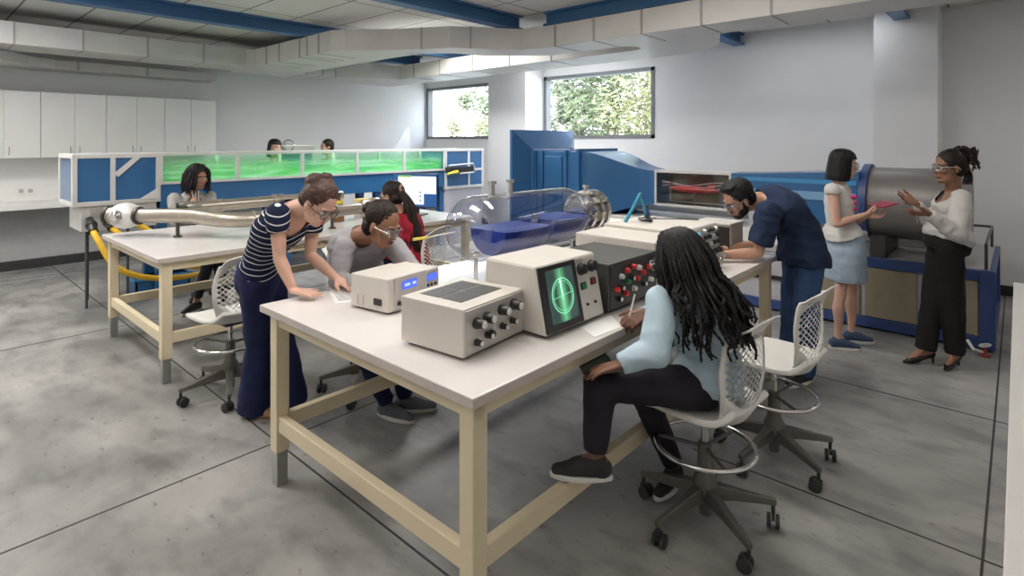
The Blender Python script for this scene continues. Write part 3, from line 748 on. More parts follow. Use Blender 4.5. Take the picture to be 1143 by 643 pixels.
# diffuser, its reflections painted on as pale stripes
rings = []
for k in range(13):
    u = k / 12; h = .205 + .06 * u; rings.append(sq(2.36 - 1.24 * u, .205 + .10 * u, h, AZ + .005 * u))
df = MB().loft(rings).build('diffuser', M['blue'], t)
pts = lambda z0, z1: ([(AX - .207, 2.34, z0), (AX - .207, 2.34, z1), (AX - .309, 1.14, z1 + .01), (AX - .309, 1.14, z0 - .0)], [(AX - .213, 2.34, z0), (AX - .213, 2.34, z1), (AX - .315, 1.14, z1 + .01), (AX - .315, 1.14, z0)])
a, b = pts(1.14, 1.215); MB().hexa(a, b).build('reflection_stripe', mat('pale_blue_reflection', (.22, .42, .66), .3), df)
a, b = pts(1.30, 1.335); MB().hexa(a, b).build('reflection_stripe', mat('mid_blue_reflection', (.06, .30, .60), .3), df)
# fan drum
m = MB(); m.lathe((AX, .33, 1.135), (0, 1, 0), [(0, .30), (.01, .335), (.75, .335), (.76, .33)], 64); dr = m.build('fan_drum', M['drum'], t, smooth=True)
m = MB(); m.lathe((AX, 1.06, 1.135), (0, 1, 0), [(0, .365), (.06, .365)], 64); m.build('drum_flange', M['blue2'], dr, smooth=True)
m = MB(); m.lathe((AX, .31, 1.135), (0, 1, 0), [(0, .35), (.03, .35)], 64); m.build('drum_flange', M['drum'], dr, smooth=True)
MB().bb((6.05, .38, .655), (6.8, .50, .85)).build('drum_cradle', M['dark'], t); MB().bb((6.05, .9, .655), (6.8, 1.02, .85)).build('drum_cradle', M['dark'], t)
for y in (2.1, 3.4, 4.4, 5.0): MB().bb((6.2, y, .66), (6.66, y + .06, .98 if y < 3.4 else .76)).build('support', M['lilac'], t)
# ---------- long base cabinet under the tunnel
t = thing('tunnel_base', 'long low base with blue frame and tan boards under the wind tunnel', 'base', (6.7, 2.6, 0))
BX, BX2, BY0, BY1 = 6.0, 7.55, .15, 5.3
MB().bb((BX + .02, BY0 + .02, .06), (BX2, BY1, .60)).build('carcass', M['lilac'], t)
MB().bb((BX + .0, BY0, .60), (BX2, BY1, .655)).build('deck', mat('deck_grey', (.44, .43, .43), .4, var=.05), t, .004)
f = MB(); f.bb((BX - .010, BY0 + .09, .572), (BX + .05, 1.62, .658)); f.bb((BX - .010, BY0 + .09, .022), (BX + .05, BY1, .113)); f.bb((BX - .012, BY0 - .012, .02), (BX + .06, BY0 + .09, .66)); f.bb((BX - .012, 1.56, .113), (BX + .05, 1.618, .572))
f.bb((BX2 - .06, BY0 - .012, .02), (BX2, BY0 + .03, .655)); f.bb((BX + .06, BY0 - .010, .595), (BX2 - .06, BY0 + .028, .658)); f.bb((BX + .06, BY0 - .010, .022), (BX2 - .06, BY0 + .028, .11)); f.build('frame', M['blue2'], t, .004)
for a, b in ((.25, .62), (.66, 1.05), (1.09, 1.54)):
    MB().bb((BX - .006, a, .12), (BX + .03, b, .565)).build('board', M['tan'], t, .003)
for a, b in ((1.65, 2.9), (2.93, 4.1), (4.13, 5.28)):
    MB().bb((BX - .004, a, .36), (BX + .03, b, .59)).build('upper_panel', M['lilac'], t, .004)
MB().bb((BX - .002, 1.64, .315), (BX + .03, 5.28, .35)).build('cable_groove', M['black'], t)
r = MB()
for p, q in (((BX2 - .1, .2, .86), (BX2 - .1, 2.2, .86)), ((BX + .1, .2, .86), (BX2 - .1, .2, .86))): r.tube([p, q], .012, 8)
for p in ((BX2 - .1, .2), (BX + .1, .2), (BX2 - .1, 1.2), (BX2 - .1, 2.2)): r.tube([(p[0], p[1], .65), (p[0], p[1], .86)], .012, 8)
r.build('guard_rail', M['dark'], t, smooth=True)
MB().bb((6.9, .5, .655), (7.5, 5.2, .93)).build('service_duct', M['white'], t, .01)
MB().bb((6.1, 1.75, .655), (6.85, 4.0, .80)).build('service_duct', M['white'], t, .01)
# ---------- red model inside the test section
t = thing('model_aircraft', 'pinkish red streamlined model in the dark wind tunnel test section', 'model', (6.36, 2.8, AZ))
m = MB(); prof = [(0, .004), (.05, .022), (.15, .04), (.28, .046), (.38, .036), (.5, .022), (.6, .008)]
m.lathe((6.36, 3.15, AZ + .0), (0, -1, -.03), prof, 20); m.build('body', mat('salmon_red', (.75, .10, .10), .35), t, smooth=True)
m = MB(); m.hexa([(6.30, 2.95, AZ - .005), (6.30, 2.72, AZ - .005), (6.26, 2.70, AZ - .005), (6.26, 2.82, AZ - .005)], [(6.30, 2.95, AZ + .008), (6.30, 2.72, AZ + .008), (6.26, 2.70, AZ + .004), (6.26, 2.82, AZ + .004)])
m.bb((6.355, 2.6, AZ), (6.365, 2.68, AZ + .06)); m.build('wing', mat('salmon_wing', (.78, .22, .2), .35), t)
m = MB(); m.tube([(6.36, 2.84, AZ - .2), (6.36, 2.84, AZ - .03)], .008, 8); m.build('sting', M['chrome'], t, smooth=True)
m = MB()
for q in range(3):
    m.tube([(6.33, 3.24 - .06 * k, AZ + .02 + .02 * q + .025 * math.sin(k * .5 + q)) for k in range(14)], .004, 5)
m.build('smoke_thread', mat('smoke_white_pink', (.85, .6, .72), .8), t, smooth=True)
# small red fitting on floor by the base
t = thing('floor_valve', 'small red and white valve on the floor at the corner of the base', 'valve', (5.86, .17, 0))
m = MB(); m.lathe((5.86, .2, 0), (0, 0, 1), [(0, .035), (.02, .035), (.03, .016), (.07, .016)], 16); m.build('body', mat('faded_red_paint', (.30, .05, .045), .6), t, smooth=True)
m = MB(); m.torus((5.86, .2, .09), (0, .3, 1), .035, .008, 18, 6); m.tube([(5.86, .2, .03), (5.83, .27, .05), (5.88, .31, .10)], .012); m.build('handwheel', M['alu'], t, smooth=True)
# ---------- instruments on the front bench  (surface z = .90)
Z = .90
def boxr(c, size, rz): return MB().box(c, size, Matrix.Rotation(rz, 3, 'Z'))
def knob(parent, p, ax, r, L, m1, m2=None, name='knob'):
    ax = Vector(ax).normalized()
    k = MB().lathe(p, ax, [(0, r * 1.15), (L * .25, r * 1.15), (L * .3, r), (L * .95, r * .94), (L, r * .85)], 18).build(name, m1, parent, smooth=True)
    if m2: MB().lathe(Vector(p) + ax * L, ax, [(-.002, r * .78), (.0025, r * .74)], 18).build('knob_face', m2, k, smooth=True)
    return k
# knob box in front
rz = math.radians(6); Rz = Matrix.Rotation(rz, 3, 'Z')
C = Vector((1.595, 1.715, Z)); W, D, H = .385, .335, .182
def kb(x, y, z): return C + Rz @ Vector((x, y, z))
t = thing('control_box', 'square beige control box with black knobs and dark windows on top', 'instrument', C)
b = MB().box(kb(0, 0, .012 + H / 2), (W, D, H), Rz).build('case', M['case'], t, .005)
for x in (-.15, .15):
    for y in (-.13, .13): MB().lathe(kb(x, y, 0), (0, 0, 1), [(0, .014), (.013, .016)], 12).build('rubber_foot', M['rubber'], t)
MB().box(kb(0, -D / 2 - .002, .012 + H / 2), (W - .016, .006, H - .016), Rz).build('front_plate', M['panel'], t, .002)
for i in (-1, 1):
    for j in (-1, 1):
        MB().box(kb(.005 + i * .067, .015 + j * .058, H + .0125), (.126, .108, .003), Rz).build('dark_window', M['dark'], t)
fd = Rz @ Vector((0, -1, 0))
for (x, z, r, L) in ((-.125, .125, .019, .042), (-.065, .132, .019, .042), (.03, .138, .019, .042), (.11, .142, .02, .045), (-.125, .052, .012, .03), (-.06, .062, .012, .03), (-.035, .062, .013, .02), (.035, .072, .012, .03), (.10, .078, .012, .03)):
    knob(t, kb(x, -D / 2 - .005, z + .005), fd, r, L, M['black'], M['alu'] if L > .025 else None)
# oscilloscope with tall green screen
t = thing('oscilloscope', 'beige oscilloscope with tall green radar-like screen', 'instrument', (2.02, 1.62, Z))
x0, x1, yb, yf0, yf1, z0, z1 = 1.795, 2.235, 1.80, 1.435, 1.495, Z + .015, Z + .297
MB().hexa([(x0, yf0, z0), (x1, yf0, z0), (x1, yb, z0), (x0, yb, z0)], [(x0 + .005, yf1, z1), (x1, yf1, z1), (x1, yb - .01, z1), (x0 + .005, yb - .01, z1)]).build('case', M['case'], t, .012)
for x in (x0 + .05, x1 - .05):
    for y in (yf0 + .05, yb - .05): MB().bb((x - .015, y - .015, Z), (x + .015, y + .015, z0 + .004)).build('rubber_foot', M['rubber'], t)
def fp(u, v, out=0):   # point on the raked front (u across 0..1, v up 0..1)
    p = Vector((x0 + (x1 - x0) * u, yf0 + (yf1 - yf0) * v, z0 + (z1 - z0) * v)); n = Vector((0, -(z1 - z0), (yf1 - yf0))).normalized()
    return p + n * out
def fq(u0, u1, v0, v1, out0, out1): return [fp(u0, v0, out0), fp(u1, v0, out0), fp(u1, v1, out0), fp(u0, v1, out0)], [fp(u0, v0, out1), fp(u1, v0, out1), fp(u1, v1, out1), fp(u0, v1, out1)]
s = MB().hexa(*fq(.015, .60, .03, .97, -.003, .010)).build('screen_frame', M['black'], t, .003)
def scope_mat():
    m, t_, b = nt('green_trace_screen'); L = t_.links.new
    uv = t_.nodes.new('ShaderNodeTexCoord'); sp = t_.nodes.new('ShaderNodeSeparateXYZ'); L(uv.outputs['Generated'], sp.inputs[0])
    def mth(op, a, b_=None):
        n = t_.nodes.new('ShaderNodeMath'); n.operation = op; n.use_clamp = False
        for i, v in enumerate((a, b_)):
            if v is None: continue
            if isinstance(v, (int, float)): n.inputs[i].default_value = v
            else: L(v, n.inputs[i])
        return n.outputs[0]
    gx = mth('SUBTRACT', sp.outputs['X'], .5); gz = mth('SUBTRACT', sp.outputs['Z'], .47)
    beam = mth('POWER', mth('MAXIMUM', mth('SUBTRACT', 1, mth('MULTIPLY', mth('ABSOLUTE', gx), 4.2)), 0), 1.5)
    beam = mth('MULTIPLY', beam, mth('MAXIMUM', mth('SUBTRACT', 1.1, mth('MULTIPLY', mth('ABSOLUTE', gz), 1.1)), 0))
    cm = t_.nodes.new('ShaderNodeCombineXYZ'); L(beam, cm.inputs[1]); L(mth('MULTIPLY', beam, .25), cm.inputs[0]); L(mth('MULTIPLY', beam, .42), cm.inputs[2])
    ad = t_.nodes.new('ShaderNodeVectorMath'); ad.operation = 'ADD'; ad.inputs[1].default_value = (.05, .085, .075); L(cm.outputs[0], ad.inputs[0])
    b.inputs['Base Color'].default_value = (.02, .03, .03, 1); b.inputs['Roughness'].default_value = .12
    L(ad.outputs[0], b.inputs['Emission Color']); b.inputs['Emission Strength'].default_value = .75
    return m
MB().hexa(*fq(.10, .53, .13, .90, .009, .0115)).build('screen', scope_mat(), s)
g = MB(); gm = emis('green_graticule', (.25, .95, .5), .9); rim = []
cu, cv = .315, .50; ru, rv = .165, .255
P = [fp(cu + ru * math.cos(2 * PI * k / 36), cv + rv * math.sin(2 * PI * k / 36), .0125) for k in range(37)]
g.tube(P, .0026, 6, False); g.tube([fp(cu + ru * .85 * math.cos(2 * PI * k / 36), cv + rv * .85 * math.sin(2 * PI * k / 36), .0125) for k in range(37)], .0011, 5, False)
g.tube([fp(cu - ru, cv - .02, .0125), fp(cu + ru, cv + .02, .0125)], .0012, 5); g.tube([fp(cu, cv - rv, .0125), fp(cu, cv + rv * .1, .0125)], .0012, 5); g.build('graticule', gm, s)
MB().tube([fp(cu - .005, cv - .05, .013), fp(cu - .012, cv + rv * .95, .013)], [.001, .004], 6).build('trace', emis('green_bright_trace', (.5, 1, .7), 1.6), s)
nrm = (fp(0, 0, 1) - fp(0, 0, 0))
for u, v in ((.70, .79), (.89, .80)): knob(t, fp(u, v, 0), nrm, .024, .03, M['black'])
for u, v, c in ((.70, .53, 'green'), (.88, .56, 'red')):
    p = MB().hexa(*fq(u - .045, u + .045, v - .055, v + .055, -.002, .004)).build('push_button', M['black'], t)
    MB().hexa(*fq(u - .035, u + .035, v - .043, v + .043, .003, .011)).build('button_cap', mat('button_' + c, {'green': (.02, .20, .07), 'red': (.25, .03, .03)}[c], .3), p, .001)
for u, v in ((.72, .24), (.86, .24)): knob(t, fp(u, v, 0), nrm, .006, .008, M['black'], name='jack')
k = MB()
for i in range(7): k.hexa(*fq(.63 + i * .02, .634 + i * .02, .88, .95, -.001, .0012))
k.build('scale_marks', M['ink'], t)
# black panel box with red knobs
t = thing('power_supply', 'black panel box with rows of red and silver knobs', 'instrument', (2.5, 1.6, Z))
bx0, bx1, by0, by1, bz1 = 2.275, 2.745, 1.44, 1.84, Z + .235
MB().bb((bx0, by0, Z + .012), (bx1, by1, bz1)).build('case', M['dark'], t, .004)
MB().bb((bx0 + .01, by0 - .004, Z + .02), (bx1 - .01, by0 + .004, bz1 - .01)).build('front_plate', M['black'], t)
for x in (bx0 + .04, bx1 - .04):
    for y in (by0 + .04, by1 - .04): MB().lathe((x, y, Z), (0, 0, 1), [(0, .014), (.013, .014)], 10).build('rubber_foot', M['rubber'], t)
rr = random.Random(4); kk = [(.06, .11, 'red'), (.10, .165, 'alu'), (.155, .185, 'red'), (.215, .195, 'red'), (.27, .18, 'alu'), (.10, .11, 'black'), (.14, .075, 'red'), (.16, .13, 'green'), (.20, .14, 'black'), (.22, .085, 'alu'), (.25, .13, 'red'), (.31, .15, 'red'), (.32, .09, 'black'), (.08, .06, 'black'), (.37, .17, 'red'), (.39, .10, 'alu')]
for x, z, c in kk: knob(t, (bx0 + x, by0 - .004, Z + z), (0, -1, 0), .0125, .020, M[c], M['alu'] if c == 'black' else None)
# two beige cases behind the braids
t = thing('signal_generator', 'flat wide beige instrument on a grey stand behind the black panel box', 'instrument', (2.95, 1.7, Z))
MB().bb((2.77, 1.46, Z + .19), (3.10, 1.99, Z + .272)).build('case', M['case'], t, .008)
MB().bb((2.80, 1.50, Z), (3.08, 1.95, Z + .19)).build('stand', M['case2'], t, .004)
MB().bb((2.79, 1.455, Z + .2), (3.08, 1.463, Z + .262)).build('front_plate', M['panel'], t)
t = thing('oscilloscope', 'beige oscilloscope with light blue screen beside the bending man', 'instrument', (3.4, 1.7, Z))
x0, x1, yb, yf0, yf1, z0, z1 = 3.125, 3.66, 2.02, 1.44, 1.49, Z + .012, Z + .285
MB().hexa([(x0, yf0, z0), (x1, yf0, z0), (x1, yb, z0), (x0, yb, z0)], [(x0, yf1, z1), (x1, yf1, z1), (x1, yb, z1), (x0, yb, z1)]).build('case', M['case'], t, .01)
for x in (x0 + .05, x1 - .05):
    for y in (yf0 + .05, yb - .05): MB().bb((x - .015, y - .015, Z), (x + .015, y + .015, z0 + .004)).build('rubber_foot', M['rubber'], t)
s = MB().hexa(*fq(.04, .52, .06, .94, -.003, .006)).build('screen_frame', M['case2'], t, .002)
MB().hexa(*fq(.07, .48, .12, .88, .005, .0075)).build('screen', M['cyan'], s)
MB().hexa(*fq(.55, .98, .05, .95, -.003, .004)).build('knob_panel', M['panel'], t)
for i in range(4):
    for j in range(3): knob(t, fp(.60 + .11 * i, .88 - .15 * j, .003), Vector((0, -1, .1)), .013, .02, M['black'] if (i + j) % 3 else M['alu'])
for i in range(4): knob(t, fp(.60 + .11 * i, .38, .003), Vector((0, -1, .1)), .017, .024, M['black'])
for i in range(3): knob(t, fp(.62 + .14 * i, .16, .003), Vector((0, -1, .1)), .010, .02, M['chrome'], name='jack')
# dark sided box at the far end
t = thing('equipment_case', 'dark sided equipment case at the far end of the front bench', 'case', (4.14, 1.66, Z))
MB().bb((4.02, 1.53, Z), (4.27, 1.80, Z + .215)).build('front_shell', M['case2'], t, .004)
MB().bb((4.013, 1.535, Z + .005), (4.021, 1.795, Z + .205)).build('dark_side', M['black'], t)
MB().bb((4.01, 1.525, Z + .215), (4.275, 1.81, Z + .23)).build('lid', M['case'], t, .004)
# small controller units at the left end
rz = math.radians(9); Rz = Matrix.Rotation(rz, 3, 'Z'); C = Vector((1.675, 2.345, Z))
def kb(x, y, z): return C + Rz @ Vector((x, y, z))
t = thing('digital_controller', 'boxy beige controller with blue display at the left end of the front bench', 'instrument', C)
MB().box(kb(0, 0, .09), (.27, .26, .16), Rz).build('case', M['case'], t, .006)
MB().box(kb(.012, -.132, .09), (.22, .008, .156), Rz).build('front_plate', M['panel'], t, .002)
s = MB().box(kb(.0, -.138, .125), (.10, .006, .04), Rz).build('display', M['lcd'], t)
MB().box(kb(-.02, -.142, .126), (.035, .003, .012), Rz).build('digits', emis('lcd_digits', (.6, .75, 1), 1), s); MB().box(kb(.028, -.142, .126), (.022, .003, .012), Rz).build('digits', emis('lcd_digits', (.6, .75, 1), 1), s)
knob(t, kb(-.07, -.136, .045), Rz @ Vector((0, -1, 0)), .009, .014, M['black'], name='jack')
MB().box(kb(-.137, -.06, .055), (.006, .05, .03), Rz).build('power_inlet', M['black'], t)
for y in (.05, .085): MB().box(kb(-.137, y, .05), (.006, .02, .05), Rz).build('connector', M['case2'], t)
for x in (-.1, .1):
    for y in (-.1, .1): MB().lathe(kb(x, y, 0), (0, 0, 1), [(0, .013), (.012, .013)], 10).build('rubber_foot', M['rubber'], t)
t = thing('digital_controller', 'narrow beige controller with three buttons under a blue display', 'instrument', kb(.23, 0, 0))
MB().box(kb(.200, .02, .083), (.118, .24, .146), Rz).build('case', M['case'], t, .006)
MB().box(kb(.200, -.101, .083), (.108, .006, .13), Rz).build('front_plate', M['panel'], t, .002)
s = MB().box(kb(.200, -.105, .115), (.075, .005, .034), Rz).build('display', M['lcd'], t)
for i in range(3): knob(t, kb(.172 + .028 * i, -.103, .075), Rz @ Vector((0, -1, 0)), .008, .006, M['black'], name='button')
for x in (.155, .245):
    for y in (-.07, .1): MB().lathe(kb(x, y, 0), (0, 0, 1), [(0, .012), (.012, .012)], 10).build('rubber_foot', M['rubber'], t)
# ---------- glass vessel
VY, VZ = 2.30, 1.222
t = thing('glass_vessel', 'big horizontal glass vessel with round ends and blue liquid', 'vessel', (2.6, VY, Z))
R_ = .188; prof = [(2.065 - 2.065, .001)]
xs = 2.07; out = []
for k in range(1, 13):
    a = PI / 2 * k / 12; out.append((.17 * (1 - math.cos(a)), R_ * math.sin(a)))
for k in range(10, 0, -1):
    a = PI / 2 * k / 10; out.append((.96 + .18 * math.cos(a) + .0, .075 + (R_ - .075) * math.sin(a)))
out.append((1.16, .07))
m = MB(); ring = [(xs + a, r) for a, r in [(0, .002)] + out]
m.lathe((0, VY, VZ), (1, 0, 0), ring, 56); m.build('glass_body', M['vessel'], t, smooth=True, auto=False)
liq = mat('blue_liquid', (.008, .040, .30), .3, var=.25, scale=6, stretch=(1, 4, 4), spec=.3)
for (xa, xb, lift) in ((2.33, 2.745, -.02), (2.785, 3.17, .0)):
    m = MB(); n = 18; rings = []
    for u in range(9):
        x = xa + (xb - xa) * u / 8; e = min(u, 8 - u) / 8; r = .172 * (1 - .16 * max(0, .18 - e) / .18)
        if x > 3.03: r = min(r, .172 - .25 * (x - 3.03))
        rings.append([(x, VY + r * math.cos(PI + PI * k / n), VZ + lift + r * math.sin(PI + PI * k / n)) for k in range(n + 1)])
    m.loft(rings); m.build('blue_liquid', liq, t, smooth=True)
m = MB(); m.lathe((2.755, VY, VZ), (1, 0, 0), [(0, .03), (.02, .03)], 16); m.tube([(2.765, VY, VZ - .17), (2.765, VY, VZ + .02)], .008); m.tube([(2.60, VY, VZ + .01), (2.765, VY, VZ + .01)], .006); m.build('divider_fitting', M['chrome'], t, smooth=True)
m = MB(); m.lathe((3.20, VY, VZ), (1, 0, 0), [(0, .075), (.02, .075), (.021, .10), (.05, .10), (.051, .135), (.08, .135), (.081, .115), (.12, .115), (.121, .15), (.155, .15), (.156, .12), (.20, .12), (.201, .15), (.235, .15), (.24, .06), (.30, .06)], 40)
fl = m.build('end_flange', M['chrome'], t, smooth=True)
for q in range(8):
    a = 2 * PI * q / 8 + .2
    MB().lathe((3.23, VY + .122 * math.cos(a), VZ + .122 * math.sin(a)), (1, 0, 0), [(0, .014), (.22, .014)], 8).build('clamp_bolt', M['pipe'], fl, smooth=True)
m = MB(); m.lathe((3.33, VY, VZ + .14), (0, 0, 1), [(0, .016), (.03, .016), (.031, .026), (.045, .026)], 14); m.build('vent_plug', M['chrome'], fl, smooth=True)
for x in (2.37, 2.53):
    m = MB(); m.lathe((x, VY, VZ + R_ - .006), (0, 0, 1), [(0, .016), (.065, .014), (.066, .026), (.085, .026)], 14); m.build('filler_neck', M['chrome'], t, smooth=True)
for x, dy in ((2.235, 0), (3.05, -.08), (3.05, .08), (3.33, 0)):
    m = MB(); zz = VZ - .165 if x < 3.2 else VZ - .14
    m.tube([(x, VY + dy, Z + .012), (x, VY + dy, zz + .03)], .012 if x < 3 else .010, 10); m.lathe((x, VY + dy, Z), (0, 0, 1), [(0, .032), (.012, .028), (.03, .016)], 16); m.lathe((x, VY + dy, zz), (0, 0, 1), [(0, .014), (.01, .022), (.03, .022)], 14)
    m.build('stand_post', M['chrome'], t, smooth=True)
m = MB(); m.tube([(2.08, VY, VZ + .0), (2.02, VY + .06, VZ - .015), (1.93, VY + .10, VZ - .03)], .004, 6); wr = m.build('sensor_wire', M['alu'], t, smooth=True)
MB().tube([(1.96, VY + .09, VZ - .026), (1.88, VY + .12, VZ - .03)], .008, 8).build('wire_tip', mat('wire_tip_yellow', (.75, .6, .1), .5), wr, smooth=True)
# low black unit and odds behind
t = thing('amplifier', 'low black unit with white lid and red knob near the vessel flange', 'instrument', (3.55, 2.45, Z))
MB().bb((3.38, 2.62, Z), (3.78, 2.80, Z + .01)).build('base', M['black'], t)
MB().bb((3.55, 2.25, Z), (3.88, 2.60, Z + .19)).build('case', M['black'], t, .004)
MB().bb((3.55, 2.25, Z + .19), (3.88, 2.60, Z + .205)).build('lid', M['white'], t, .003)
knob(t, (3.72, 2.25, Z + .12), (0, -1, 0), .03, .04, M['red'])
t = thing('folding_stand', 'thin teal folding stand leaning up on the beige instruments', 'stand', (3.3, 1.85, Z + .285))
m = MB(); p0 = Vector((3.25, 1.93, Z + .285)); p1 = Vector((3.36, 1.88, Z + .47)); p2 = Vector((3.50, 1.90, Z + .285))
m.tube([p0, p1], .012, 4); m.tube([p1, p2], .012, 4); m.build('frame', mat('teal_strip', (.02, .22, .36), .35), t)
t = thing('cable_tangle', 'tangle of thin black cables on top of the light blue screen oscilloscope', 'cable', (3.5, 1.85, Z + .285))
m = MB(); rd = random.Random(2); zc = Z + .292
for q in range(4):
    pts = [(3.42 + .12 * math.cos(k * .9 + q) * (1 - .05 * k) , 1.86 + .07 * math.sin(k * 1.1 + q * 1.3), zc + .004 * (k % 3) + .002 * q) for k in range(10)]
    m.tube(pts, .0035, 5)
m.tube([(3.5, 1.86, zc), (3.58, 1.75, zc), (3.645, 1.6, zc)], .004, 5); m.build('cable', M['black'], t, smooth=True)
t = thing('marker_pen', 'dark blue marker standing in the cable tangle', 'pen', (3.48, 1.88, zc))
m = MB(); m.tube([(3.48, 1.88, Z + .286), (3.465, 1.885, Z + .36)], .011, 10); m.build('barrel', M['blue2'], t, smooth=True); m = MB(); m.tube([(3.465, 1.885, Z + .36), (3.46, 1.887, Z + .385)], .012, 10); m.build('cap', M['dark'], t, smooth=True)
# papers
def sheet(pts, label, lines=None):
    o = MB().hexa([(x, y, Z + .0006) for x, y in pts], [(x, y, Z + .0022) for x, y in pts]).build('paper_sheet', M['paper']); tag(o, label, 'paper')
    if lines:
        a, b, c, d = [Vector((x, y, Z + .0026)) for x, y in pts]; m = MB()
        for k in range(lines):
            v = .15 + .7 * k / lines
            p, q = a + (d - a) * v, b + (c - b) * v
            m.tube([p + (q - p) * .12, p + (q - p) * (.88 - .2 * (k % 3 == 2))], .0016, 4)
        m.build('print', M['ink'], o)
sheet([(1.97, 1.315), (2.16, 1.30), (2.27, 1.425), (2.03, 1.43)], 'blank white sheet at the bench edge before the woman with braids')
sheet([(1.50, 2.56), (1.66, 2.50), (1.76, 2.74), (1.60, 2.80)], 'printed sheet on the bench under the hand of the woman in stripes', 9)
# ---------- people
SK = {
    'fair': mat('skin_fair', (.66, .40, .31), .5, var=.06, scale=14, sss=.12),
    'tan': mat('skin_tan', (.50, .28, .19), .5, var=.06, scale=14, sss=.1),
    'brown': mat('skin_brown', (.30, .15, .09), .48, var=.07, scale=14, sss=.08),
    'deep': mat('skin_deep', (.17, .075, .045), .45, var=.08, scale=14, sss=.06),
}
LIP = {'fair': mat('lips_rose', (.52, .20, .17), .4), 'tan': mat('lips_tan', (.38, .15, .12), .4), 'brown': mat('lips_brown', (.26, .09, .075), .4), 'deep': mat('lips_deep', (.15, .05, .045), .4)}
HR = {
    'auburn': mat('hair_auburn', (.062, .022, .014), .42, var=.45, scale=22, bump=.5, bscale=70, stretch=(1, 1, 3)),
    'black': mat('hair_black', (.008, .007, .008), .5, var=.4, scale=22, bump=.4, bscale=80, stretch=(3, 3, .6), spec=.3),
    'darkbrown': mat('hair_dark_brown', (.017, .010, .008), .5, var=.4, scale=24, bump=.5, bscale=80, spec=.3),
}
EYEW = mat('eye_white', (.75, .73, .70), .25); IRIS = mat('eye_iris', (.05, .03, .02), .15)
def cloth(name, col, rough=.85, var=.07, scale=9):
    return mat(name, col, rough, var=var, scale=scale, bump=.15, bscale=220, spec=.25)
def striped(name, ca, cb, axis, period, width):
    m, t, b = nt(name); L = t.links.new
    tc = t.nodes.new('ShaderNodeTexCoord'); d = t.nodes.new('ShaderNodeVectorMath'); d.operation = 'DOT_PRODUCT'; d.inputs[1].default_value = axis
    L(tc.outputs['Object'], d.inputs[0])
    mu = t.nodes.new('ShaderNodeMath'); mu.operation = 'MULTIPLY'; mu.inputs[1].default_value = 1 / period; L(d.outputs['Value'], mu.inputs[0])
    fr = t.nodes.new('ShaderNodeMath'); fr.operation = 'FRACT'; L(mu.outputs[0], fr.inputs[0])
    lt = t.nodes.new('ShaderNodeMath'); lt.operation = 'LESS_THAN'; lt.inputs[1].default_value = width; L(fr.outputs[0], lt.inputs[0])
    mx = t.nodes.new('ShaderNodeMixRGB'); mx.inputs[1].default_value = (*ca, 1); mx.inputs[2].default_value = (*cb, 1); L(lt.outputs[0], mx.inputs[0])
    L(mx.outputs[0], b.inputs['Base Color']); b.inputs['Roughness'].default_value = .85; b.inputs['Specular IOR Level'].default_value = .2
    return m

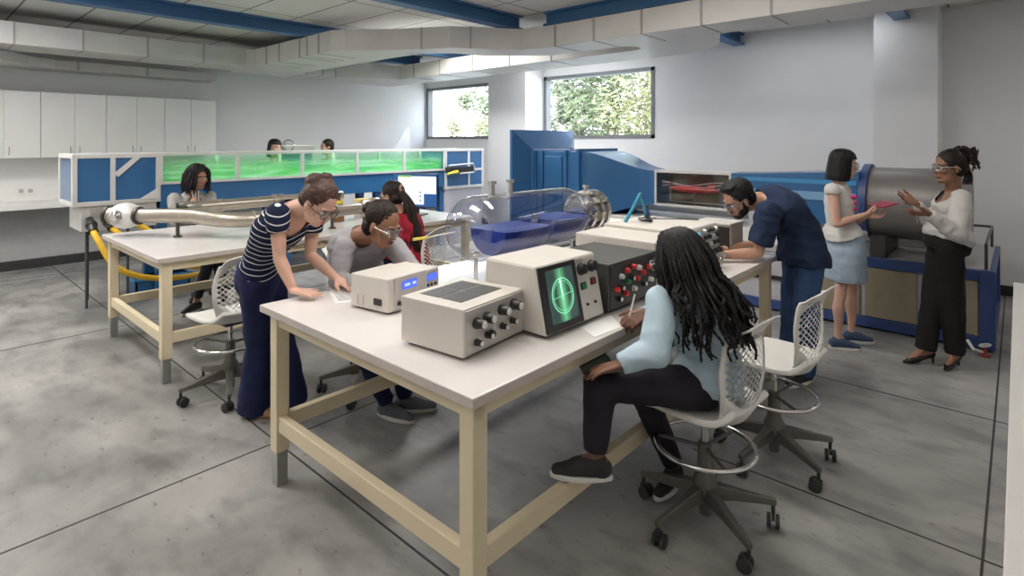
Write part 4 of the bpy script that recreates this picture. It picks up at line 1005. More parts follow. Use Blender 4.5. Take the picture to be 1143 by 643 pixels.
class Person:
    def __init__(s, label, root, skin, voxel=.0065, group=None):
        s.t = thing('person', label, 'person', (root[0], root[1], 0), group); s.skin = skin; s.vx = voxel
        s.b = MB()
    # head frame
    def head(s, c, look, up=(0, 0, 1), size=1.0, fem=True):
        f = Vector(look).normalized(); u = Vector(up); u = (u - f * u.dot(f)).normalized(); l = u.cross(f)
        s.H = Matrix((f, l, u)).transposed(); s.hc = Vector(c); s.hs = size
        b = s.b; z = size; R = s.H
        def h(x, y, q): return s.hc + R @ Vector((x * z, y * z, q * z))
        s.h = h
        E = lambda p, r: b.ell(h(*p), [k * z for k in r], R, 18, 12)
        E((-.012, 0, .035), (.095, .074, .084)); E((.022, 0, -.03), (.066, .060, .088)); E((.050, 0, -.092), (.034, .034 if fem else .042, .026))
        E((.028, .036, -.07), (.036, .022, .035)); E((.028, -.036, -.07), (.036, .022, .035))
        b.cap(h(.084, 0, .008), .008 * z, h(.102, 0, -.030), .0125 * z, 10); E((.090, .011, -.034), (.012, .008, .008)); E((.090, -.011, -.034), (.012, .008, .008))
        E((.074, 0, .024), (.018, .050, .011)); E((.064, .036, -.022), (.026, .024, .02)); E((.064, -.036, -.022), (.026, .024, .02))
        E((.079, 0, -.062), (.016, .026, .013))
        for sd in (-1, 1):
            b.ell(h(-.004, sd * .076, -.008), (.019 * z, .009 * z, .031 * z), R @ Matrix.Rotation(sd * .3, 3, 'Z'), 12, 8)
            E((.002, sd * .079, -.03), (.009, .006, .009))
    def face_bits(s, brow=HR['darkbrown'], lips=True):
        R = s.H; z = s.hs
        for sd in (-1, 1):
            m = MB(); m.ell(s.h(.076, sd * .031, .002), (.0115 * z, .0145 * z, .0085 * z), R, 14, 8); e = m.build('eye', EYEW, s.t, smooth=True)
            m = MB(); m.ell(s.h(.0865, sd * .031, .001), (.003 * z, .0062 * z, .0062 * z), R, 12, 6); m.build('iris', IRIS, e, smooth=True)
            m = MB(); m.tube([s.h(.089, sd * .014, .021), s.h(.090, sd * .030, .026), s.h(.079, sd * .050, .021)], [.0035 * z, .004 * z, .002 * z], 6); m.build('eyebrow', brow, s.t, smooth=True)
        m = MB(); m.ell(s.h(.0925, 0, -.0585), (.0055 * z, .021 * z, .0045 * z), R, 14, 6); m.ell(s.h(.092, 0, -.0675), (.006 * z, .018 * z, .0055 * z), R, 14, 6); m.build('lips', LIP[s.skin], s.t, smooth=True)
    def neck(s, base, r=.054):
        s.b.cap(s.h(-.022, 0, -.055), r * .98, base, r * 1.08, 16); s.nb = Vector(base)
    def glasses(s, frame, lens=None, goggle=False):
        m = MB(); h = s.h
        for sd in (-1, 1):
            P = [h(.108 - .012 * abs(math.cos(a)), sd * .033 + .029 * math.cos(a), .000 + .021 * math.sin(a)) for a in [2 * PI * k / 16 for k in range(17)]]
            m.tube(P, .0019 if not goggle else .0032, 6, False)
            m.tube([h(.095, sd * .063, .008), h(.06, sd * .079, .008), h(-.01, sd * .083, .006), h(-.03, sd * .080, -.015)], .0022 if not goggle else .0036, 6)
        m.tube([h(.106, -.008, .006), h(.112, 0, .008), h(.106, .008, .006)], .0026, 6)
        g = m.build('safety_glasses', frame, s.t, smooth=True)
        m = MB(); rows = []
        for z_ in (.022, 0, -.024):
            rows.append([h(.109 - .0035 * (k / 6 * 2.2) ** 2 * 2.2 if False else .110 - .055 * (abs(k) / 6) ** 2.4, .066 * k / 6, z_ - (.006 if z_ < 0 and abs(k) < 2 else 0) * -1) for k in range(-6, 7)])
        vr = [[m.bm.verts.new(p) for p in r] for r in rows]
        for a, b in zip(vr, vr[1:]):
            for i in range(12): m.bm.faces.new((a[i], a[i + 1], b[i + 1], b[i]))
        o = m.build('lens', M['lens'], g, smooth=True, auto=False); sdm = o.modifiers.new('s', 'SOLIDIFY'); sdm.thickness = .002
    # trunk: rings from the seat to the neck
    def sections(s, pel, mid, nk, latP, latS, wd, grow=0, drop=.07, top=1.0):
        pel, mid, nk = Vector(pel), Vector(mid), Vector(nk)
        latP = Vector(latP).normalized(); latS = Vector(latS).normalized()
        def P(u): return pel * (1 - u) ** 2 + mid * 2 * u * (1 - u) + nk * u * u
        def Tn(u): return ((mid - pel) * 2 * (1 - u) + (nk - mid) * 2 * u).normalized()
        rows = [(-.0, 'drop')]
        prof = wd
        rings = []
        for (u, a, bfront, bback) in prof:
            c = P(max(0, u)) + (Tn(0) * u * (nk - pel).length if u < 0 else Vector())
            tg = Tn(max(0, u)); l = latP.lerp(latS, max(0, min(1, u))).normalized(); l = (l - tg * l.dot(tg)).normalized(); f = l.cross(tg)
            ring = []
            for k in range(28):
                an = 2 * PI * k / 28; cx_, sx_ = math.cos(an), math.sin(an)
                sgn = lambda v: (1 if v >= 0 else -1)
                ex = .85
                ring.append(c + l * (a + grow) * sgn(cx_) * abs(cx_) ** ex + f * ((bfront if sx_ >= 0 else bback) + grow) * sgn(sx_) * abs(sx_) ** ex)
            rings.append(ring)
        return rings
    def hand(s, wr, d, palm, thumb, curl=(.25, .35, .3), size=1.0, spread=.12, thumb_in=.5, curls=None):
        wr = Vector(wr); d = Vector(d).normalized(); n = Vector(palm); n = (n - d * n.dot(d)).normalized()
        side = Vector(thumb); side = (side - d * side.dot(d) - n * side.dot(n)).normalized()
        b = s.b; z = size
        offs = (.030, .0105, -.010, -.029); Ls = (.070, .079, .073, .057)
        for i, (o, Ln) in enumerate(zip(offs, Ls)):
            kn = wr + d * (.088 - .006 * abs(i - 1)) * z + side * o * z
            b.cap(wr + side * o * .55 * z + d * .005, .0145 * z, kn, .0108 * z, 10)
            cc = curls[i] if curls else curl
            fd = (d + side * spread * (1.2 - i * .8)).normalized(); p = kn; ang = 0; r = .0092 * z
            for j, fr in enumerate((.45, .31, .24)):
                ang += cc[j]; dd = fd * math.cos(ang) + n * math.sin(ang); q = p + dd * Ln * fr * z
                b.cap(p, r, q, r * .93, 10); p = q; r *= .93
        tb = wr + d * .028 * z + side * .026 * z + n * .004
        td = (d * .72 + side * .75 + n * thumb_in * .6).normalized(); p = tb; q = p + td * .040 * z; b.cap(p, .0145 * z, q, .0115 * z, 10)
        td2 = (d * .9 + side * .35 + n * thumb_in).normalized(); r_ = q + td2 * .030 * z; b.cap(q, .0112 * z, r_, .0100 * z, 10); b.cap(r_, .0098 * z, r_ + td2 * .020 * z, .0085 * z, 10)
    def arm(s, sh, el, wr, k=1.0):
        b = s.b; sh, el, wr = Vector(sh), Vector(el), Vector(wr)
        b.cap(sh, .047 * k, sh.lerp(el, .5), .043 * k); b.cap(sh.lerp(el, .5), .043 * k, el, .034 * k); b.cap(el, .036 * k, el.lerp(wr, .35), .037 * k); b.cap(el.lerp(wr, .35), .037 * k, wr, .023 * k)
    def leg(s, hip, kn, an, k=1.0, bare=False):
        b = s.b; hip, kn, an = Vector(hip), Vector(kn), Vector(an)
        b.cap(hip, .083 * k, hip.lerp(kn, .5), .07 * k); b.cap(hip.lerp(kn, .5), .07 * k, kn, .05 * k)
        d = (an - kn).normalized(); back = Vector(s.footdir) * -1; back = (back - d * back.dot(d)).normalized()
        b.cap(kn, .048 * k, kn.lerp(an, .3) + back * .012, .052 * k); b.cap(kn.lerp(an, .3) + back * .012, .052 * k, kn.lerp(an, .62), .04 * k); b.cap(kn.lerp(an, .62), .04 * k, an, .030 * k)
    footdir = (1, 0, 0)
    def foot(s, an, d, L=.23):
        an = Vector(an); d = Vector(d).normalized(); b = s.b
        heel = an - d * .045 + UP * -.045; ball = an + d * (L * .45) + UP * -.050; toe = an + d * (L * .60) + UP * -.054
        b.cap(heel, .026, ball, .022); b.cap(an + UP * -.01, .026, ball, .022); b.cap(ball, .021, toe, .015); b.cap(an, .029, heel, .026)
    def finish_body(s, smooth=3):
        o = s.b.build('body', SK[s.skin], s.t, smooth=True); bake(o, s.vx, smooth, .5); s.body = o; return o
    def garment(s, name, m, fill, voxel=.010, smooth=6, wr=.005, sc=(6, 6, 11), seed=0, cut=None):
        mb = MB(); fill(mb); o = mb.build(name, m, s.t, smooth=True); bake(o, voxel, smooth, .5)
        if wr: wrinkle(o, wr, sc, seed)
        if cut: cutfaces(o, cut)
        return o
    def shoe(s, an, d, up, sole_m, L=.25, sole_h=.022, tilt=0, low=True, z0=None, name='shoe'):
        an = Vector(an); d = Vector(d).normalized(); g = UP
        side = g.cross(d).normalized(); gp = an.copy(); gp.z = (an.z - .075) if z0 is None else z0
        def q(x, y, z): return gp + d * x + side * y + g * z
        m = MB(); hb = -.065
        m.ell(q(hb + .045, 0, sole_h + .025), (.052, .036, .045), Matrix((d, side, g)).transposed())
        m.cap(q(hb + .05, 0, sole_h + .022), .036, q(L * .42, 0, sole_h + .012), .034); m.cap(q(L * .42, .0, sole_h + .010), .033, q(L - .105, 0, sole_h + .006), .027)
        m.cap(q(-.012, 0, .066), .040, q(L * .30, 0, .046), .036)
        o = m.build(name, up, s.t, smooth=True); bake(o, .006, 4)
        m = MB(); pts = []
        for k in range(28):
            a = 2 * PI * k / 28; x = math.cos(a); y = math.sin(a); w = .043 - .008 * (x < 0) * -x
            pts.append((hb - .008 + (L - .0) / 2 * (1 + x) , y * w * (1 - .12 * max(0, -x))))
        lo = [q(x, y, 0) for x, y in pts]; hi = [q(x, y, sole_h) for x, y in pts]; m.hexa(lo, hi); m.build('sole', sole_m, o, .004)
        return o
    def hair(s, m, fill, voxel=.008, smooth=2, amp=.004, sc=(60, 60, 25), seed=0, cut=None, parent=None, name='hair'):
        mb = MB(); fill(mb); o = mb.build(name, m, s.t, smooth=True); bake(o, voxel, smooth)
        if amp: wrinkle(o, amp, sc, seed)
        if cut: cutfaces(o, cut)
        return o
    def cap_fill(s, grow=0.0, low=-.02, back=.0):
        R = s.H; z = s.hs; h = s.h
        def fn(mb):
            mb.ell(h(-.026, 0, .047), ((.094 + grow) * z, (.083 + grow) * z, (.086 + grow) * z), R, 20, 14)
            mb.ell(h(-.052, 0, low), ((.058 + grow) * z, (.076 + grow) * z, .065 * z), R, 18, 12)
        return fn
FEM = lambda k=1.0: [(-.16, .10 * k, .085 * k, .095 * k), (-.06, .165 * k, .105 * k, .125 * k), (.08, .168 * k, .105 * k, .118 * k), (.34, .130 * k, .095 * k, .090 * k), (.56, .142 * k, .115 * k, .092 * k), (.70, .155 * k, .125 * k, .095 * k), (.84, .150 * k, .09 * k, .085 * k), (.93, .11 * k, .062 * k, .068 * k), (1.0, .06 * k, .05 * k, .055 * k)]
MAL = lambda k=1.0: [(-.16, .10 * k, .09 * k, .095 * k), (-.06, .16 * k, .11 * k, .115 * k), (.08, .162 * k, .115 * k, .112 * k), (.34, .150 * k, .112 * k, .098 * k), (.56, .165 * k, .115 * k, .105 * k), (.72, .178 * k, .118 * k, .108 * k), (.85, .172 * k, .095 * k, .095 * k), (.93, .125 * k, .066 * k, .072 * k), (1.0, .065 * k, .055 * k, .06 * k)]
def wrist_sleeve(mb, sh, el, wr, r0, r1, r2, upto=.94):
    sh, el, wr = Vector(sh), Vector(el), Vector(wr)
    mb.cap(sh, r0, el, r1, 16); mb.cap(el, r1, el.lerp(wr, upto), r2, 16, flat1=True)
def short_sleeve(mb, sh, el, r0, r1, frac): 
    sh, el = Vector(sh), Vector(el); mb.cap(sh, r0, sh.lerp(el, frac), r1, 16, flat1=True)
def trouser_leg(mb, hip, kn, an, r0, r1, r2, upto=.97, back=None):
    hip, kn, an = Vector(hip), Vector(kn), Vector(an)
    mb.cap(hip, r0, kn, r1, 16); mb.cap(kn, r1, kn.lerp(an, upto), r2, 16, flat1=True)
def strand(mb, pts, r, beads=0.25, n=7, step=.009, taper=True):
    """a braid: beaded tube through smooth points"""
    P = [Vector(p) for p in pts]; P = [P[0]] + P + [P[-1]]; out = []
    for i in range(1, len(P) - 2):
        a, b, c, d = P[i - 1:i + 3]; L = max(2, int((c - b).length / step))
        for k in range(L):
            u = k / L; out.append(.5 * ((2 * b) + (c - a) * u + (2 * a - 5 * b + 4 * c - d) * u * u + (3 * b - a - 3 * c + d) * u ** 3))
    out.append(P[-1]); N = len(out)
    rs = [r * (1 + beads * (1 if k % 2 else -1)) * (1 - (.5 * max(0, (k / N - .75) / .25) if taper else 0)) for k in range(N)]
    mb.tube(out, rs, n)
def bob(p, mb, low=-.135, g=0):
    R = p.H; rings = []
    for z, a, b, x in ((.135, .02, .02, -.02), (.125, .062, .05, -.02), (.10, .092, .074, -.018), (.06, .107, .088, -.016), (.01, .110, .095, -.018), (-.05, .108, .098, -.022), (-.10, .104, .100, -.028), (low, .094, .094, -.034), (low - .004, .05, .05, -.034)):
        rings.append([p.h(x + (a + g) * math.cos(2 * PI * k / 26), (b + g) * math.sin(2 * PI * k / 26), z) for k in range(26)])
    mb.loft(rings)
def bobcut(p, x0=.022, z0=.052):
    Ri = p.H.transposed(); z = p.hs
    def fn(q):
        v = Ri @ (q - p.hc) / z
        return v.x > x0 + .06 * max(0, v.z - 0) and v.z < z0 + .0 * abs(v.y)
    return fn
DENIM = cloth('dark_denim', (.012, .020, .062), .8, var=.25); BLACKT = cloth('black_trouser_cloth', (.014, .013, .013), .8, var=.2)
WHITES = mat('white_rubber_sole', (.72, .71, .69), .5); BLACKS = mat('black_shoe', (.02, .018, .018), .45, var=.2)

# ===== woman in the striped top, leaning on the front bench
p = Person('standing woman in navy striped top leaning both hands on the front bench', (1.66, 3.45), 'fair', .006)
p.footdir = dirv(1, -.1)
p.head(V(356, 226, 3.02), dirv(.62, -.30, -.62), (0, 0, 1), 1.02); nk = V(331, 233, 3.10); p.neck(nk, .05)
pel = V(290, 306, 3.36); mid = V(296, 262, 3.24); latP = V(290, 306, 3.46) - V(290, 306, 3.27); latS = V(351, 242, 3.27) - V(311, 239, 2.99)
shR, elR, wrR = V(310, 240, 2.98), V(312, 288, 2.95), V(327, 327, 2.925)
shL, elL, wrL = V(350, 241, 3.28), V(346, 285, 3.27), V(377, 316, 3.135)
wrR.z = .945; wrL.z = .95
sec = lambda g=0, w=None: p.sections(pel, mid, nk, latP, latS, w or FEM(.97), g)
p.b.loft(sec()); p.arm(shR, elR, wrR, .93); p.arm(shL, elL, wrL, .93)
p.hand(wrR, dirv(.98, -.25, -.12), (0, 0, -1), dirv(.25, 1), (.03, .04, .02), .98, .10, .0); p.hand(wrL, dirv(.75, -.5, -.18), (0, 0, -1), dirv(-.5, -.8), (.08, .1, .1), .98, .08, .1)
hR, kR, aR = V(286, 316, 3.26), V(287, 388, 3.42), V(284, 452, 3.54); hL, kL, aL = V(300, 314, 3.42), V(318, 386, 3.50), V(326, 450, 3.60)
aR.z = aL.z = .085
p.leg(hR, kR, aR, .95); p.leg(hL, kL, aL, .95); p.foot(aR, dirv(1, -.35), .22); p.foot(aL, dirv(1, -.1), .22)
p.finish_body(); p.face_bits(HR['auburn']); p.glasses(M['black'])
ax = ((nk - pel).normalized() * .9 + dirv(-.35, 0, .2) * .35).normalized()
nv = V(343, 247, 2.98)
def tee(mb):
    mb.loft(sec(.012)); short_sleeve(mb, shR, elR, .066, .058, .42); short_sleeve(mb, shL, elL, .066, .058, .42)
fdir = (latS.normalized()).cross((nk - mid).normalized())
if fdir.dot(dirv(1, 0)) < 0: fdir = -fdir
ncut = nk + fdir * .085 - (nk - mid).normalized() * .015
p.garment('striped_top', striped('navy_white_stripes', (.012, .018, .050), (.75, .76, .78), ax, .037, .16), tee, .008, 5, .005, seed=3, cut=lambda q: ((q - ncut) / .105).length < 1 or (q - nk).length < .075)
p.garment('flared_trousers', cloth('navy_denim', (.016, .022, .075), .8, var=.2), lambda mb: (mb.loft(p.sections(pel, mid, nk, latP, latS, FEM(.99)[:3] + [(.15, .155, .10, .105)], .012)), trouser_leg(mb, hR, kR, aR + UP * -.055, .095, .07, .105), trouser_leg(mb, hL, kL, aL + UP * -.055, .095, .07, .105)), .010, 5, .005, (8, 8, 5), 5)
for a, d in ((aR, dirv(1, -.35)), (aL, dirv(1, -.1))): p.shoe(a, d, mat('tan_flat_shoe', (.40, .22, .12), .5), mat('tan_sole', (.30, .17, .10), .6), .235, .012, z0=0)
def hf(mb):
    p.cap_fill(.004, -.01)(mb); R = p.H
    mb.ell(p.h(-.105, 0, .06), (.04, .05, .045), R)
    for k in range(9):
        a = k * 2 * PI / 9; mb.ell(p.h(-.08 + .02 * math.cos(a), .052 * math.sin(a), .085 + .045 * math.cos(a)), (.026, .026, .026), R, 10, 8)
p.hair(HR['auburn'], hf, .007, 3, .003, (30, 30, 30))

# ===== man in grey, seated behind the front bench
p = Person('seated man in grey sweater and clear goggles writing behind the front bench', (2.2, 3.3), 'brown', .006)
p.head(V(427, 251, 3.36), dirv(.80, -.40, -.40), (0, 0, 1), 1.10, fem=False); nk = V(404, 262, 3.46); p.neck(nk, .058)
pel = V(405, 330, 3.78); pel.z = .655; mid = V(392, 285, 3.72)
fc = dirv(.45, -1); lf = UP.cross(fc)
latP = lf; latS = (lf * 1 + dirv(0, -.0)).normalized()
shL, shR = nk + latS * .185 - UP * .055, nk - latS * .185 - UP * .055
shR = V(384, 277, 3.42); shL = V(440, 276, 3.56)
latS = shL - shR
elR = V(378, 318, 3.30); wrR = V(402, 314, 3.02); elL = V(462, 303, 3.42); wrL = V(458, 296, 3.18)
wrR.z = .955; elR.z = max(elR.z, .90)
p.b.loft(p.sections(pel, mid, nk, latP, latS, MAL(.96))); p.arm(shR, elR, wrR); p.arm(shL, elL, wrL)
p.hand(wrR, dirv(.7, -.5, -.15), dirv(.3, .2, -1), dirv(.5, .7), (.3, .4, .4), 1.05); p.hand(wrL, dirv(-.9, -.25, -.1), dirv(0, .3, -1), dirv(-.3, -.8), (.3, .35, .3), 1.05)
an1 = V(432, 455, 3.50); an2 = V(452, 446, 3.58); an1.z = an2.z = .085; hp1, hp2 = pel - latP * .09, pel + latP * .09
kn1 = hp1 + (dirv(.35, -1) * .42) - UP * .06; kn2 = hp2 + (dirv(.45, -.9) * .42) - UP * .06
p.footdir = dirv(.9, -.4)
p.leg(hp1, kn1, an1); p.leg(hp2, kn2, an2); p.foot(an1, p.footdir, .25); p.foot(an2, dirv(1, .05), .25)
p.finish_body(); p.face_bits(); p.glasses(M['lens'], goggle=True)
GREY = cloth('heather_grey_knit', (.37, .36, .385), .9, var=.05, scale=60)
ncut = nk + dirv(.45, -.9, -.1) * .09 - UP * .03
p.garment('grey_sweater', GREY, lambda mb: (mb.loft(p.sections(pel, mid, nk, latP, latS, MAL(.97), .016)), wrist_sleeve(mb, shR, elR, wrR, .068, .055, .04, .80), wrist_sleeve(mb, shL, elL, wrL, .068, .055, .04, .60)), .009, 5, .008, seed=8, cut=lambda q: ((q - ncut) / .075).length < 1 or (q - nk).length < .07)
p.garment('dark_trousers', DENIM, lambda mb: (mb.loft(p.sections(pel, mid, nk, latP, latS, MAL()[:4], .012)), trouser_leg(mb, hp1, kn1, an1, .095, .065, .05), trouser_leg(mb, hp2, kn2, an2, .095, .065, .05)), .011, 5, .006, seed=2)
GS = mat('grey_canvas_shoe', (.13, .14, .17), .8, var=.15)
p.shoe(an1, p.footdir, GS, WHITES, .28, .022, z0=0); p.shoe(an2, dirv(1, .05), GS, WHITES, .28, .022, z0=0)
def hf(mb):
    p.cap_fill(.000, -.03)(mb); mb.ell(p.h(-.128, .0, .035), (.032, .034, .038), p.H)
p.hair(HR['darkbrown'], hf, .007, 1, .005, (70, 70, 70))

# ===== woman in red with long braids, seated at the second bench
p = Person('seated woman in dark red top with long braids at the second bench', (3.3, 3.95), 'tan', .008)
p.head(V(437, 219, 5.0), dirv(-.9, .30, -.22), (0, 0, 1), 1.03); nk = V(447, 237, 5.0); p.neck(nk, .05)
pel = V(459, 289, 5.0); pel.z = .66; mid = V(462, 262, 5.02)
fc = dirv(-1, .15); lf = UP.cross(fc); shL, shR = nk + lf * .165 - UP * .05, nk - lf * .165 - UP * .05
p.footdir = fc
elL = V(441, 282, 4.78); wrL = V(412, 281, 4.88); elR = V(436, 270, 5.2); wrR = V(412, 266, 5.25)
p.b.loft(p.sections(pel, mid, nk, lf, lf, FEM())); p.arm(shL, elL, wrL); p.arm(shR, elR, wrR)
p.hand(wrL, dirv(-1, .1), (0, 0, -1), dirv(0, 1), (.3, .4, .4)); p.hand(wrR, dirv(-1, .1), (0, 0, -1), dirv(0, -1), (.3, .4, .4))
h1, h2 = pel + lf * .09, pel - lf * .09; k1, k2 = h1 + fc * .42, h2 + fc * .42; a1 = k1 - UP * .32 - fc * .02; a2 = k2 - UP * .32 - fc * .08
p.leg(h1, k1, a1); p.leg(h2, k2, a2); p.foot(a1, fc); p.foot(a2, fc)
p.finish_body(); p.face_bits(); p.glasses(M['dark'])
REDK = cloth('dark_red_knit', (.33, .018, .035), .85, var=.1)
p.garment('red_top', REDK, lambda mb: (mb.loft(p.sections(pel, mid, nk, lf, lf, FEM(1.12), .022)), wrist_sleeve(mb, shL, elL, wrL, .078, .065, .045, .8), wrist_sleeve(mb, shR, elR, wrR, .075, .06, .04, .8)), .011, 4, .008, seed=12, cut=lambda q: (q - nk).length < .068)
p.garment('dark_trousers', DENIM, lambda mb: (mb.loft(p.sections(pel, mid, nk, lf, lf, FEM()[:4], .010)), trouser_leg(mb, h1, k1, a1, .095, .06, .045), trouser_leg(mb, h2, k2, a2, .095, .06, .045)), .012, 4, .005)
p.shoe(a1, fc, BLACKS, WHITES, .25); p.shoe(a2, fc, BLACKS, WHITES, .25)
p.hair(HR['darkbrown'], lambda mb: p.cap_fill(.003, -.02)(mb), .009, 1, .004, (70, 70, 40))
mb = MB(); rd = random.Random(5)
for k in range(46):
    a = rd.uniform(-1, 1); s_ = p.h(-.10, .03 * a, .03 + .03 * rd.random()); e = V(462 + 8 * a + rd.uniform(-2, 2), 282 + rd.uniform(-12, 6), 4.86 + rd.uniform(-.03, .03))
    e += RGT * rd.uniform(-.07, .05); m1 = s_.lerp(e, .28) + dirv(.55, -.3, .12) * .055; m2 = s_.lerp(e, .65) + dirv(.5, -.25) * .035
    m1 += RGT * rd.uniform(-.03, .03); m2 += RGT * rd.uniform(-.045, .03); strand(mb, [s_ - dirv(.4, 0) * .02, m1, m2, e], .0115, .2)
o = mb.build('braids', HR['darkbrown'], p.t, smooth=True, auto=False)
mb = MB(); c = p.h(-.115, 0, .035); mb.torus(c, dirv(1, -.2, .3), .036, .012, 20, 8); mb.build('hair_tie', cloth('tan_hair_tie', (.35, .22, .16)), p.t, smooth=True)

# ===== far woman in grey cardigan behind the pipe bench
p = Person('seated woman in grey cardigan and dark curls behind the pipe bench', (2.35, 6.38), 'brown', .008)
p.head(V(221, 198, 5.86), dirv(.85, -.5, -.12), (0, 0, 1), 1.04); nk = V(215, 216, 5.90); p.neck(nk, .05)
pel = V(222, 268, 5.98); pel.z = .66; mid = V(212, 244, 5.98); fc = dirv(.75, -.75); lf = UP.cross(fc); p.footdir = dirv(-.1, -1)
shL, shR = nk + lf * .165 - UP * .05, nk - lf * .165 - UP * .05
elR = shR + Vector((0, 0, -.23)) + fc * .08; wrR = V(226, 218, 5.62); wrR = elR + (V(229, 222, 5.6) - elR).normalized() * .23
elL = shL + Vector((0, 0, -.23)) + fc * .10; wrL = elL + fc * .22 + UP * .02
p.b.loft(p.sections(pel, mid, nk, lf, lf, FEM())); p.arm(shL, elL, wrL); p.arm(shR, elR, wrR)
p.hand(wrR, dirv(.1, 0, 1), dirv(.5, .8), dirv(-.8, .3), (.4, .5, .5)); p.hand(wrL, fc, (0, 0, -1), -lf, (.2, .3, .3))
h1, h2 = pel - lf * .09, pel + lf * .09; k1 = V(234, 287, 5.62); k2 = V(243, 289, 5.72); a1 = V(219, 338, 5.66); a2 = V(249, 326, 5.85); a1.z = .10; a2.z = .16
p.leg(h1, k1, a1); p.leg(h2, k2, a2); f1, f2 = dirv(-.25, -1), dirv(.55, -.9); p.foot(a1, f1); p.foot(a2, f2)
p.finish_body(); p.face_bits()
GC = cloth('grey_cardigan', (.36, .35, .34), .9, var=.15, scale=30)
p.garment('cardigan', GC, lambda mb: (mb.loft(p.sections(pel, mid, nk, lf, lf, FEM(1.02), .020)), wrist_sleeve(mb, shL, elL, wrL, .07, .058, .045, .9), wrist_sleeve(mb, shR, elR, wrR, .07, .058, .045, .85)), .011, 4, .008, seed=4, cut=lambda q: (q - nk).length < .072 or ((q - (nk + fc * .10 - UP * .08)) / .075).length < 1)
p.garment('dark_shirt', BLACKT, lambda mb: mb.loft(p.sections(pel, mid, nk, lf, lf, FEM(1.0)[:7], .011)), .011, 4, .002)
p.garment('dark_trousers', cloth('charcoal_denim', (.022, .024, .034)), lambda mb: (mb.loft(p.sections(pel, mid, nk, lf, lf, FEM()[:4], .013)), trouser_leg(mb, h1, k1, a1, .095, .062, .045, .9), trouser_leg(mb, h2, k2, a2, .095, .062, .045, .88)), .011, 4, .006)
p.shoe(a1, f1, BLACKS, WHITES, .26, .022, z0=.01); p.shoe(a2, f2, BLACKS, WHITES, .26, .022, z0=.07)
def hf(mb):
    p.cap_fill(.012, -.03)(mb)
mb = MB(); p.cap_fill(.010, -.03)(mb); o = mb.build('hair', HR['black'], p.t, smooth=True); bake(o, .010, 1)
mb = MB(); rd = random.Random(9)
for k in range(90):
    an = rd.uniform(.62, 2 * PI - .62); R = p.H
    rad = lambda r, z_: p.h(r * math.cos(an) - .02, r * .9 * math.sin(an), z_)
    pts = [rad(.03, .13), rad(.085, .09), rad(.108, .02), rad(.118 + rd.uniform(0, .015), -.06), rad(.115 + rd.uniform(-.02, .02), -.105 - rd.uniform(0, .05))]
    pts = [q + Vector((rd.gauss(0, .009), rd.gauss(0, .009), 0)) for q in pts]; strand(mb, pts, .009, .3, 6, .012)
mb.build('curls', HR['black'], p.t, smooth=True, auto=False)
mb = MB()
for q in (-.02, 0, .02): mb.tube([nk + fc * .085 + lf * q * 1.6 + UP * .03, nk + fc * .135 + lf * q - UP * .07, nk + fc * .15 + lf * q * .8 - UP * .17], .006, 6)
mb.build('white_scarf', cloth('white_scarf_cloth', (.75, .74, .72)), p.t, smooth=True)

# ===== two people beyond the flume
for (px, lab, hairc, skin, top, fem, look) in ((305, 'standing woman with dark bob behind the flume, left of the coil stand', 'black', 'fair', (.30, .31, .33), True, dirv(.8, -.5, -.08)),
                                     (368, 'standing man with short brown hair behind the flume, right of the dark cart', 'darkbrown', 'tan', (.42, .46, .43), False, dirv(-.7, -.65, -.08))):
    d0 = PYd = None
    r_ = (px - CX) / FPX; d0 = 8.35 / (ST - r_ * CT)
    base = V(px, 300, d0); base.z = 0
    p = Person(lab, base, skin, .009); p.footdir = fc = Vector((look.x, look.y, 0)).normalized(); lf = UP.cross(fc)
    hc = base + UP * 1.625 + fc * .05; p.head(hc, look, (0, 0, 1), 1.02, fem); nk = base + UP * 1.42; p.neck(nk, .052)
    pel = base + UP * .90; mid = base + UP * 1.15 - fc * .01; W_ = FEM if fem else MAL
    shL, shR = nk + lf * .18 - UP * .05, nk - lf * .18 - UP * .05
    elL = shL - UP * .25 + fc * .06 + lf * .04; elR = shR - UP * .25 + fc * .06 - lf * .04; wrL = elL + fc * .21 + UP * .04 - lf * .05; wrR = elR + fc * .21 + UP * .04 + lf * .05
    p.b.loft(p.sections(pel, mid, nk, lf, lf, W_())); p.arm(shL, elL, wrL); p.arm(shR, elR, wrR)
    p.hand(wrL, fc - lf * .2, (0, 0, -1), -lf, (.3, .4, .4)); p.hand(wrR, fc + lf * .2, (0, 0, -1), lf, (.3, .4, .4))
    hh = [(pel + lf * .09, base + lf * .09 + UP * .48 + fc * .01, base + lf * .09 + UP * .085), (pel - lf * .09, base - lf * .09 + UP * .48 + fc * .01, base - lf * .09 + UP * .085)]
    for a in hh: p.leg(*a); p.foot(a[2], fc)
    p.finish_body(); p.face_bits()
    tm = cloth('far_top_%s' % ('f' if fem else 'm'), top)
    p.garment('shirt', tm, lambda mb: (mb.loft(p.sections(pel, mid, nk, lf, lf, W_(1.02), .016)), short_sleeve(mb, shL, elL, .072, .062, .75), short_sleeve(mb, shR, elR, .072, .062, .75)), .012, 4, .006, cut=lambda q: (q - nk).length < .068)
    p.garment('trousers', DENIM, lambda mb: (mb.loft(p.sections(pel, mid, nk, lf, lf, W_()[:4], .010)), [trouser_leg(mb, *a, .095, .065, .055) for a in hh]), .013, 4, .005)
    for a in hh: p.shoe(a[2], fc, BLACKS, WHITES, .26, z0=0)
    if fem:
        def hf(mb):
            bob(p, mb)
        p.hair(HR['black'], hf, .010, 2, .003, (50, 50, 10), cut=bobcut(p))
    else: p.hair(HR['darkbrown'], lambda mb: p.cap_fill(.004, -.01)(mb), .010, 1, .004, (70, 70, 70))
